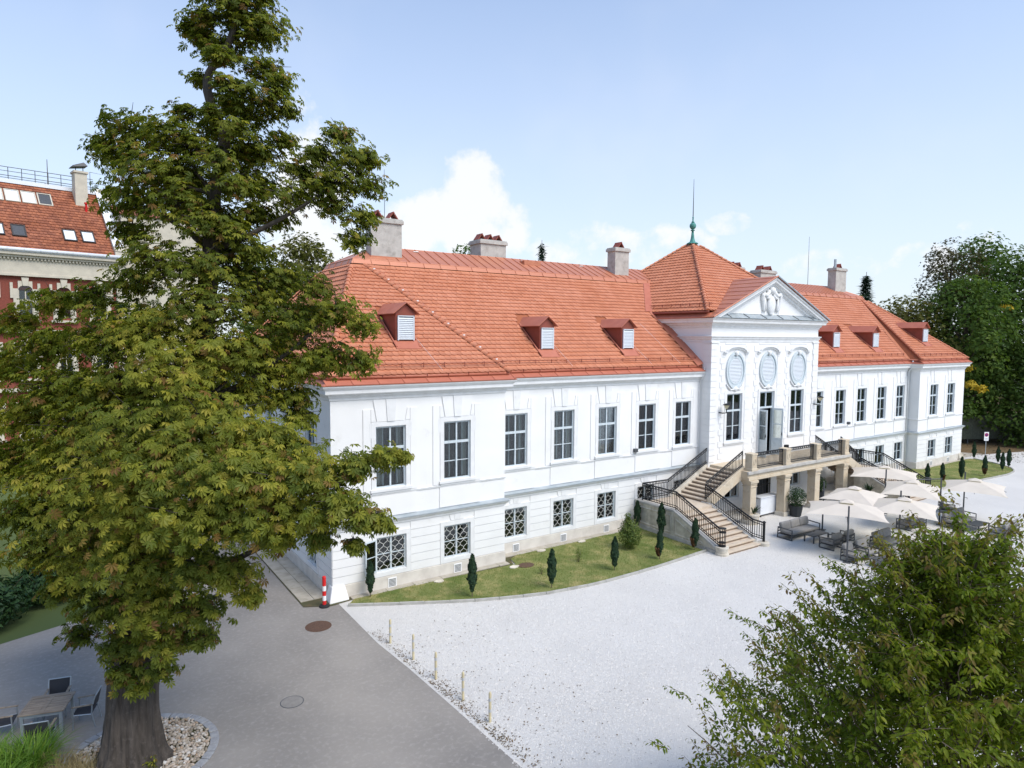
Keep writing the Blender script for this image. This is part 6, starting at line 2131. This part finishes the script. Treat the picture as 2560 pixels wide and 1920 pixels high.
# trees behind and beside the mansion
def far_tree(name, label, x, y, h, w, m, n=5200, leaf=.42, trunk=.35, seed=0, sparse=1.0, base=.18, group='trees around the mansion', fine=False, zb=0.0):
    g = np.random.default_rng(seed + 50)
    t = thing(name, label, 'tree', (x, y, zb), 0, group)
    limb([(0, 0, -.2), (.2, .1, h * .3), (-.1, .2, h * .6), (.1, 0, h * .9)], trunk, .05, 'trunk', 'bark', t, 8, .04)
    nb = 34
    P, NR, S, RN = [], [], [], []
    for k in range(nb):
        u = (k + .5) / nb
        z = h * (base + (1 - base) * (u * .95))
        rr = w / 2 * math.sin(math.pi * min(1, .12 + .85 * u)) ** .6
        a = k * 2.399 + g.uniform(-.4, .4)
        q = g.uniform(.25, .85)
        c = np.array([rr * q * math.cos(a), rr * q * math.sin(a), z])
        cr = w * g.uniform(.12, .2)
        limb([(0, 0, z * .72), tuple(c * [.5, .5, 1] - [0, 0, h * .07]), tuple(c)], .10, .03, 'limb', 'bark', t, 5, .04, 3)
        m_ = int(n / nb)
        d = g.normal(size=(m_, 3))
        d /= np.linalg.norm(d, axis=1, keepdims=True)
        P.append(c + d * (g.uniform(.3, 1.0, m_) ** .5)[:, None] * np.array([cr, cr, cr * .7]) * sparse)
        NR.append(d * .7 + np.array([0, 0, .7]) + g.normal(size=(m_, 3)) * .5)
        S.append(g.uniform(.6, 1.3, m_) * leaf)
        RN.append(np.clip(g.beta(2, 2, m_) * .9 + .1 * math.sin(k), 0.01, .99))
    P, NR, S, RN = map(np.concatenate, (P, NR, S, RN))
    tv_ = np.array([[0, 0, 0], [.45, .26, .05], [1, .05, -.15], [.5, -.24, .04], [.3, .4, .0], [.75, .5, -.1]])
    tf_ = np.array([[0, 2, 1], [0, 3, 2], [0, 5, 4]])
    V, F, r2 = scatter(tv_, tf_, P, frames(NR, g.normal(size=P.shape)), S, RN)
    link('crown', arr_mesh('crown', V, F, m, r2), None, t, kind='stuff')
    return t


far_tree('broadleaf_tree', 'thin-crowned brownish tree rising highest behind the right pavilion', 73, 7.5, 21.6, 10.5, 'autumn_leaf', 5200, .34, .35, 1, 1.2, .35)
far_tree('broadleaf_tree', 'dense deep green tree at the right picture edge', 77.5, 3.0, 20.8, 12, 'far_leaf', 11000, .45, .45, 2, 1.35, .05)
far_tree('broadleaf_tree', 'olive green tree close behind the right end of the mansion', 67.5, 9.5, 15.2, 10.5, 'olive_leaf', 9500, .42, .3, 3, 1.35, .04)
dark_tree = far_tree('broadleaf_tree', 'dark green tree between the no-stopping sign and the olive tree', 70, 4.5, 17.6, 10, 'far_leaf', 10500, .42, .4, 4, 1.35, .10)
far_tree('broadleaf_tree', 'dark tree filling the gap at the lower right of the grove', 79, -3.5, 18.5, 12, 'far_leaf', 9500, .48, .4, 5, 1.35, .03)
far_tree('broadleaf_tree', 'olive tree far behind, left shoulder of the grove', 74, 19, 15.8, 13, 'olive_leaf', 8000, .45, .3, 6, 1.35, .03)
far_tree('broadleaf_tree', 'small dark tree beneath the grove beside the leaf litter', 73, -.6, 11.5, 8, 'far_leaf', 6500, .38, .25, 7, 1.35, .02)
far_tree('broadleaf_tree', 'thin dark-topped tree above the deep green tree at the right', 85, 9, 23.5, 12, 'far_leaf', 7000, .48, .35, 8, 1.25, .2)
far_tree('broadleaf_tree', 'green tree showing between chestnut and first chimney', 19.2, 65.5, 24.6, 14, 'olive_leaf', 7000, .6, .4, 9, 1.3, .2)
far_tree('broadleaf_tree', 'green treetop showing over the roof ridge beside the second chimney', 37.5, 53, 23.4, 9, 'far_leaf', 5500, .5, .3, 10, 1.3, .2)
far_tree('broadleaf_tree', 'small treetop just visible over the ridge right of the first chimney', 29.7, 58.6, 22.7, 4.0, 'far_leaf', 1800, .45, .25, 11, 1.3, .3)
far_tree('broadleaf_tree', 'low distant tree on the skyline left of the grove', 100, 38, 17.5, 14, 'far_leaf', 4000, .7, .3, 12, 1.3, .1)
far_tree('broadleaf_tree', 'yellowing distant tree on the skyline next to the far conifer', 92, 30, 16.8, 12, 'olive_leaf', 4000, .7, .3, 13, 1.3, .1)
far_tree('broadleaf_tree', 'yellow-green tree glimpsed through the chestnut crown', 7.5, 42, 18.5, 8, 'shrub_leaf', 4500, .5, .3, 14, 1.3, .15)
far_tree('broadleaf_tree', 'dark garden tree behind the road-edge shrubs', -16, 13, 9.5, 7, 'far_leaf', 5500, .35, .25, 15, 1.3, .1)
for x, y, z, q in ((-3.6, -1.5, 8.0, .8), (-3.3, -1.9, 6.4, .7), (-2.8, -2.6, 6.0, .5), (1.2, -3.0, 14.2, .5)):
    leaf_tuft(70, (x, y, z), (q, q, q * .5), .4, 'yellow_leaf', 'yellow_spray', dark_tree)
for x, y, z, s in ((67.0, 2.6, 7.4, 1.0), (66.6, 3.0, 5.9, .9), (66.4, 2.2, 8.6, .4), (71.5, 1.2, 12.5, .7), (72.5, 6, 16.5, .7)):
    pass


def conifer(label, x, y, h, w, n, m='far_leaf', zb=0.0, tiers=15):
    t = thing('conifer', label, 'tree', (x, y, zb), 0, 'trees around the mansion')
    limb([(0, 0, 0), (0, 0, h * .5), (0, 0, h)], .22, .03, 'trunk', 'bark', t, 6, 0, 3)
    P, NR, AL, S = [], [], [], []
    for k in range(tiers):
        u = k / tiers
        z = h * (.12 + .86 * u)
        rr = w / 2 * (1 - u) ** .8 + .12
        nb = 9
        for j in range(nb):
            a = j * 2 * math.pi / nb + k * .7 + random.uniform(-.2, .2)
            m_ = max(6, int(n / tiers / nb))
            q = rng.random(m_)
            P.append(np.column_stack([rr * q * math.cos(a), rr * q * math.sin(a), z - rr * .28 * q + rng.normal(size=m_) * .22]) + rng.normal(size=(m_, 3)) * .14)
            AL.append(np.tile([math.cos(a), math.sin(a), -.3], (m_, 1)) + rng.normal(size=(m_, 3)) * .4)
            NR.append(np.tile([0, 0, 1.0], (m_, 1)) + rng.normal(size=(m_, 3)) * .4)
            S.append(rng.uniform(.3, .6, m_))
    P, NR, AL, S = map(np.concatenate, (P, NR, AL, S))
    V, F, r2 = scatter(np.array([[0, .16, 0], [0, -.16, 0], [1, 0, -.1]]), np.array([[0, 1, 2]]), P, frames(NR, AL), S, rng.random(len(P)) * .8)
    link('crown', arr_mesh('crown', V, F, m, r2), None, t, kind='stuff')
    return t


conifer('dark spruce standing alone on the skyline right of the mansion roof', 82.6, 21.8, 20.1, 5.0, 8000, 'cypress_leaf', tiers=26)
conifer('very narrow dark conifer spire over the middle of the roof ridge', 46, 47.2, 24.2, 1.9, 4200, 'cypress_leaf', tiers=34)
conifer('pale pine top behind the brick villa roof railing', -9.5, 66, 30.5, 6, 2200, 'olive_leaf', tiers=9)


# fallen leaves along the gravel edge and on the road
def fallen(name, n, fn, m, size):
    P = np.array([fn() for k in range(n)])
    nr = np.array([0, 0, 1.0]) + rng.normal(size=(n, 3)) * .25
    V, F, r2 = scatter(np.array([[0, 0, 0], [.5, .3, .05], [1, 0, .02], [.5, -.3, .06]]), np.array([[0, 1, 2], [0, 2, 3]]), P, frames(nr, unit(n)), rng.uniform(.6, 1.2, n) * size, rng.random(n))
    o = link(name, arr_mesh(name, V, F, m, r2), None, None, kind='stuff')
    tag(o, 'scattered brown fallen leaves along the gravel edge' if 'edge' in name else 'thick brown leaf litter under the trees at the far right', 'leaves')


def edge_pt():
    y = random.uniform(-14, -3.5) if random.random() < .75 else random.uniform(-12, -8)
    x = .12 + .045 * (-y - 3.5) + abs(random.gauss(0, 1)) * (.22 if random.random() < .75 else 2.2)
    return (x, y, .02)


fallen('leaf_scatter_edge', 1300, edge_pt, 'litter', .06)
fallen('leaf_scatter_grove', 5000, lambda: (random.uniform(60.5, 85), random.uniform(-4, 16), .03), 'litter', .16)
yl = lambda: 0
for i, (x, y, z) in enumerate([(65.4, 4.6, 7.9), (65.8, 3.2, 6.6), (67.2, .6, 5.2), (71.0, -.2, 14.6)]):
    pass


# loose stones that give the forecourt its grain, thicker near the viewer
n = 95000
gx = rng.uniform(.3, 36, n * 2)
gy = rng.uniform(-24, -1.2, n * 2)
okm = (rng.random(n * 2) < np.clip(1.3 - np.hypot(gx + 8.8, gy + 25.8) / 55, .25, 1)) & ~np.array([in_poly((a, b), LPOLY) for a, b in zip(gx, gy)])
gx, gy = gx[okm][:n], gy[okm][:n]
n = len(gx)
P = np.column_stack([gx, gy, np.full(n, .006)])
V, F, r2 = scatter(np.array([[-.5, -.4, 0], [.55, -.35, 0], [.05, .6, 0], [0, 0, .45]]), np.array([[0, 1, 3], [1, 2, 3], [2, 0, 3]]), P, frames(np.tile([0, 0, 1.0], (n, 1)) + rng.normal(size=(n, 3)) * .12, unit(n)), rng.uniform(.02, .05, n), rng.random(n))
lg = link('loose_gravel', arr_mesh('loose_gravel', V, F, 'gravel_stone', r2), None, gravel, kind='stuff')

# ------------------------------------------------------------------ brick villa behind the chestnut
ev = Vector((.982, .19, 0))                 # along its front, towards the right
vz = math.atan2(.19, .982)
vil = thing('brick_villa', 'red brick and cream villa with skylights in its brown tiled roof', 'house', (-4.9 + 1.6 * .982, 45.0 + 1.6 * .19, 0), vz)
# local frame: x along the front (negative = left), y back, z up
VL, VD, EZ, RZ_ = 26.0, 11.8, 17.75, 24.65
MB().box(-VL, -.6, 0, VD, 0, 17.0).build('wall', 'brick', vil)
MB().box(-VL - .2, -.4, -.25, VD + .1, 15.95, 17.3).build('frieze', 'cream', vil)
MB().box(-VL - .3, -.3, -.5, VD + .2, 17.3, 17.5).box(-VL - .3, -.3, -.7, VD + .3, 17.5, 17.72).build('cornice', 'cream', vil)
dn = MB()
for k in range(100):
    dn.box(-VL + .2 + k * .255, -VL + .33 + k * .255, -.42, -.25, 17.12, 17.3)
dn.build('dentil_course', 'cream', vil)
MB().box(-VL - .2, -.4, -.32, .02, 15.75, 15.95).box(-VL - .2, -.4, -.34, .02, 11.0, 11.25).box(-VL - .2, -.4, -.34, .02, 6.0, 6.3).build('string_course', 'cream', vil)
MB().tube([(-VL, -.72, 17.92), (-.5, -.72, 17.92)], .16, 10).build('gutter', 'white_metal', vil, smooth=True)
MB().hexa([(-VL, -.75, 17.73), (-.4, -.75, 17.73), (-.4, -.2, 17.95), (-VL, -.2, 17.95)], [(-VL, -.75, 17.76), (-.4, -.75, 17.76), (-.4, -.2, 18.0), (-VL, -.2, 18.0)]).build('eaves_sheet', 'white_metal', vil)
for k in range(22):
    MB().box(-VL + .6 + k * 1.15, -VL + .66 + k * 1.15, -.9, -.55, 17.9, 18.0).build('gutter_bracket', 'white_metal', vil)
yr = VD / 2
KV = (RZ_ - 17.95) / (yr + .25)
vroof = MB().face([(-VL, -.25, 17.95), (-1.2, -.25, 17.95), (-1.2, yr, RZ_), (-VL, yr, RZ_)]).face([(-1.2, VD + .25, 17.95), (-VL, VD + .25, 17.95), (-VL, yr, RZ_), (-1.2, yr, RZ_)]).build('roof', 'tile_old', vil)
# interlocking tiles in real courses
tiles_pos, tiles_rot = [], []
LV = math.hypot(yr + .25, RZ_ - 17.95)
SKY = []
sky_rects = []


def sk(u0, u1, v0, v1):
    sky_rects.append((u0, u1, v0, v1))
    return [(u0 - .1, v0 - .1), (u1 + .1, v0 - .1), (u1 + .1, v1 + .1), (u0 - .1, v1 + .1)]


# (distance from the right end, up the slope)
RT_ = VL - 1.2
for a in (1.3, 2.7, 6.4, 7.9, 9.4):
    SKY.append(sk(RT_ - a - 1.02, RT_ - a, 1.62, 3.05))
for a in (3.85, 5.05, 6.25, 7.45, 8.65):
    SKY.append(sk(RT_ - a - 1.08, RT_ - a, 6.15, 7.75))
lay_tiles((-VL, -.25, 17.95), (1, 0, 0), (0, yr + .25, RZ_ - 17.95), [(12, 0), (RT_, 0), (RT_, LV), (12, LV)], SKY, w=.30, e=.36)
tp, tr = np.array(tiles_pos), np.array(tiles_rot)
V, F, r2 = scatter(tv * np.array([1.03, 1.1, 1.3]), tf, tp, tr, np.ones(len(tp)), rng.random(len(tp)))
link('tile_field', arr_mesh('tile_field', V, F, 'tile_old', r2), None, vroof, kind='stuff')
vs = Vector((0, yr + .25, RZ_ - 17.95)).normalized()
vn = Vector((1, 0, 0)).cross(vs)


def onroof(u, v, d):
    return Vector((-VL, -.25, 17.95)) + Vector((1, 0, 0)) * u + vs * v + vn * d


for i, (u0, u1, v0, v1) in enumerate(sky_rects):
    fr = MB()
    for a, b, c_, d_ in ((u0, u0 + .09, v0, v1), (u1 - .09, u1, v0, v1), (u0 + .09, u1 - .09, v0, v0 + .1), (u0 + .09, u1 - .09, v1 - .09, v1)):
        q = [(a, c_), (b, c_), (b, d_), (a, d_)]
        fr.hexa([onroof(*p, 0.0) for p in q], [onroof(*p, .14) for p in q])
    o = fr.build('skylight', 'window_frame_dark' if v0 < 3 else 'cream', vil)
    q = [(u0 + .09, v0 + .1), (u1 - .09, v0 + .1), (u1 - .09, v1 - .09), (u0 + .09, v1 - .09)]
    MB().hexa([onroof(*p, .06) for p in q], [onroof(*p, .09) for p in q]).build('pane', 'skylight_glass' if i not in (2, 5) else 'dark_metal', o)
MB().hexa([(-VL, yr - .4, RZ_ - .25), (-1.2, yr - .4, RZ_ - .25), (-1.2, yr + .4, RZ_ - .25), (-VL, yr + .4, RZ_ - .25)], [(-VL, yr - .38, RZ_ + .1), (-1.2, yr - .38, RZ_ + .1), (-1.2, yr + .38, RZ_ + .1), (-VL, yr + .38, RZ_ + .1)]).build('ridge_sheet', 'white_metal', vil)
# fire wall at the right with stepped parapet, rendered white
pw = [(-.3, 0), (-.3, 18.6), (.2, 18.9), (yr - .1, RZ_ + .35), (yr + .3, RZ_ + .35), (VD, 18.8), (VD, 0)]
MB().prism([(-1.25, a, b) for a, b in pw], (.75, 0, 0)).build('parapet_wall', 'cream', vil)
MB().hexa([(-1.3, .1, 18.95), (-.45, .1, 18.95), (-.45, yr, RZ_ + .36), (-1.3, yr, RZ_ + .36)], [(-1.3, .1, 19.03), (-.45, .1, 19.03), (-.45, yr, RZ_ + .44), (-1.3, yr, RZ_ + .44)]).build('parapet_cover', 'white_metal', vil)
MB().box(-.5, 8, .4, VD, 0, 22.0).build('neighbour_wing', 'cream', vil)
nr_ = MB().face([(-.5, .2, 22.0), (8.2, .2, 22.0), (8.2, yr, 23.6), (-.5, yr, 23.6)]).face([(8.2, VD, 22.0), (-.5, VD, 22.0), (-.5, yr, 23.6), (8.2, yr, 23.6)]).build('neighbour_roof', 'tile_old', vil)
# chimney with tilted cowl, vent pipe, dish, roof railing
cx0 = -VL + RT_ - 1.5
ch = MB().box(cx0 - .5, cx0 + .5, 4.3, 5.5, 22.4, 26.0).box(cx0 - .6, cx0 + .6, 4.2, 5.6, 26.0, 26.18).build('chimney', 'cream', vil)
MB().hexa([(cx0 - .7, 4.3, 26.5), (cx0 + .6, 4.3, 26.75), (cx0 + .6, 5.6, 26.75), (cx0 - .7, 5.6, 26.5)], [(cx0 - .6, 4.4, 26.65), (cx0 + .3, 4.4, 27.05), (cx0 + .3, 5.5, 27.05), (cx0 - .6, 5.5, 26.65)]).box(cx0 - .3, cx0 - .25, 4.9, 5.0, 26.1, 26.6).box(cx0 + .3, cx0 + .35, 4.9, 5.0, 26.1, 26.7).build('cowl', 'dark_metal', ch)
p = onroof(RT_ - 1.3, 6.0, 0)
MB().tube([p, p + Vector((0, -.1, .7))], .1, 8).tube([p + Vector((0, -.1, .7)), p + Vector((0, -.1, .85))], .16, 8).build('vent_pipe', 'signal_red', vil)
rl = MB()
for k in range(24):
    x = -VL + 1 + k
    rl.tube([(x, yr - .1, RZ_ + .1), (x, yr - .1, RZ_ + 1.2)], .03, 5)
for z in (.45, 1.2):
    rl.tube([(-VL, yr - .1, RZ_ + z), (-1.4, yr - .1, RZ_ + z)], .03, 5)
for z in (.4, 1.0):
    rl.tube([(-VL, yr + .7, RZ_ + z), (3, yr + .7, RZ_ + z)], .025, 5)
rl.tube([(-1.6, yr, RZ_), (-1.6, yr, RZ_ + 1.9), (0.1, yr, RZ_ + 1.8), (0.1, yr, RZ_ - 1.5)], .03, 5)
rl.build('roof_railing', 'dark_metal', vil)
ds = MB().lathe([(.02, 0), (.4, .08), (.62, .22), (.64, .22), (.42, .05), (.02, -.03)], (0, 0, 0), 18).moved(lambda p: (p[0] - .6, -p[2] + 3.9, p[1] + 24.2)).build('satellite_dish', 'cream', vil, smooth=True)
MB().tube([(-1.0, 4.0, 22.3), (-1.0, 4.0, 24.2), (-.6, 3.95, 24.2)], .04, 6).build('dish_mast', 'dark_metal', vil)
# windows with cream surrounds, keystones and arched heads
for zi, z0 in enumerate((12.3, 7.3, 2.2)):
    for k in range(9):
        cx = -2.55 - k * 2.75
        o = MB().box(cx - .5, cx + .5, -.02, .06, z0, z0 + 2.3).build('window', 'window_frame_dark', vil)
        sur = MB().box(cx - .85, cx - .5, -.14, 0, z0 - .2, z0 + 2.4).box(cx + .5, cx + .85, -.14, 0, z0 - .2, z0 + 2.4).box(cx - 1.0, cx + 1.0, -.25, 0, z0 - .4, z0 - .2)
        sur.box(cx - 1.05, cx - .85, -.12, 0, z0 + 1.6, z0 + 2.9).box(cx + .85, cx + 1.05, -.12, 0, z0 + 1.6, z0 + 2.9)
        arc = [(cx + .5 * math.cos(a), z0 + 2.3 + .4 * math.sin(a)) for a in [math.pi * j / 8 for j in range(9)]]
        for (xa, za), (xb, zb2) in zip(arc, arc[1:]):
            q = [(xa, -.13, za), (xb, -.13, zb2), (xb, -.13, z0 + 3.05), (xa, -.13, z0 + 3.05)]
            sur.hexa(q, [(x, 0, z) for x, y, z in q])
        sur.prism([(cx - .16, 0, z0 + 2.65), (cx + .16, 0, z0 + 2.65), (cx + .26, 0, z0 + 3.35), (cx - .26, 0, z0 + 3.35)], (0, -.22, 0))
        sur.build('surround', 'cream', o)
        MB().face([(x, -.05, z) for x, z in arc]).build('fanlight', 'glass', o)
        for a, b in ((-.44, -.04), (.04, .44)):
            for c_, d_ in ((.08, 1.4), (1.5, 2.25)):
                MB().box(cx + a, cx + b, -.035, -.025, z0 + c_, z0 + d_).build('pane', 'glass', o)
        fr = MB().box(cx - .5, cx - .44, -.06, -.02, z0, z0 + 2.3).box(cx + .44, cx + .5, -.06, -.02, z0, z0 + 2.3).box(cx - .04, cx + .04, -.06, -.02, z0, z0 + 2.3).box(cx - .44, cx + .44, -.055, -.02, z0 + 1.4, z0 + 1.5)
        fr.build('frame', 'cream', o)

# ------------------------------------------------------------------ board fence at the edge of the grove
fc = thing('board_fence', 'dark olive board fence between the trees at the far right', 'fence', (64.0, 6.5, 0), R(-30))
for k in range(56):
    MB().box(k * .25, k * .25 + .235, 0, .03, .5, 3.0 + random.uniform(-.02, .02)).build('board', 'fence_board', fc)
for k in range(8):
    MB().box(k * 2 - .05, k * 2 + .05, .04, .14, 0, 3.1).build('post', 'dark_metal', fc)
MB().box(0, 14, .035, .06, .7, .8).box(0, 14, .035, .06, 2.6, 2.7).build('rail', 'dark_metal', fc)

for o in bpy.data.objects:
    if o.type == 'MESH' and o.parent is None and 'label' not in o and 'kind' not in o:
        print('UNTAGGED', o.name)
print('objects', len(bpy.data.objects))
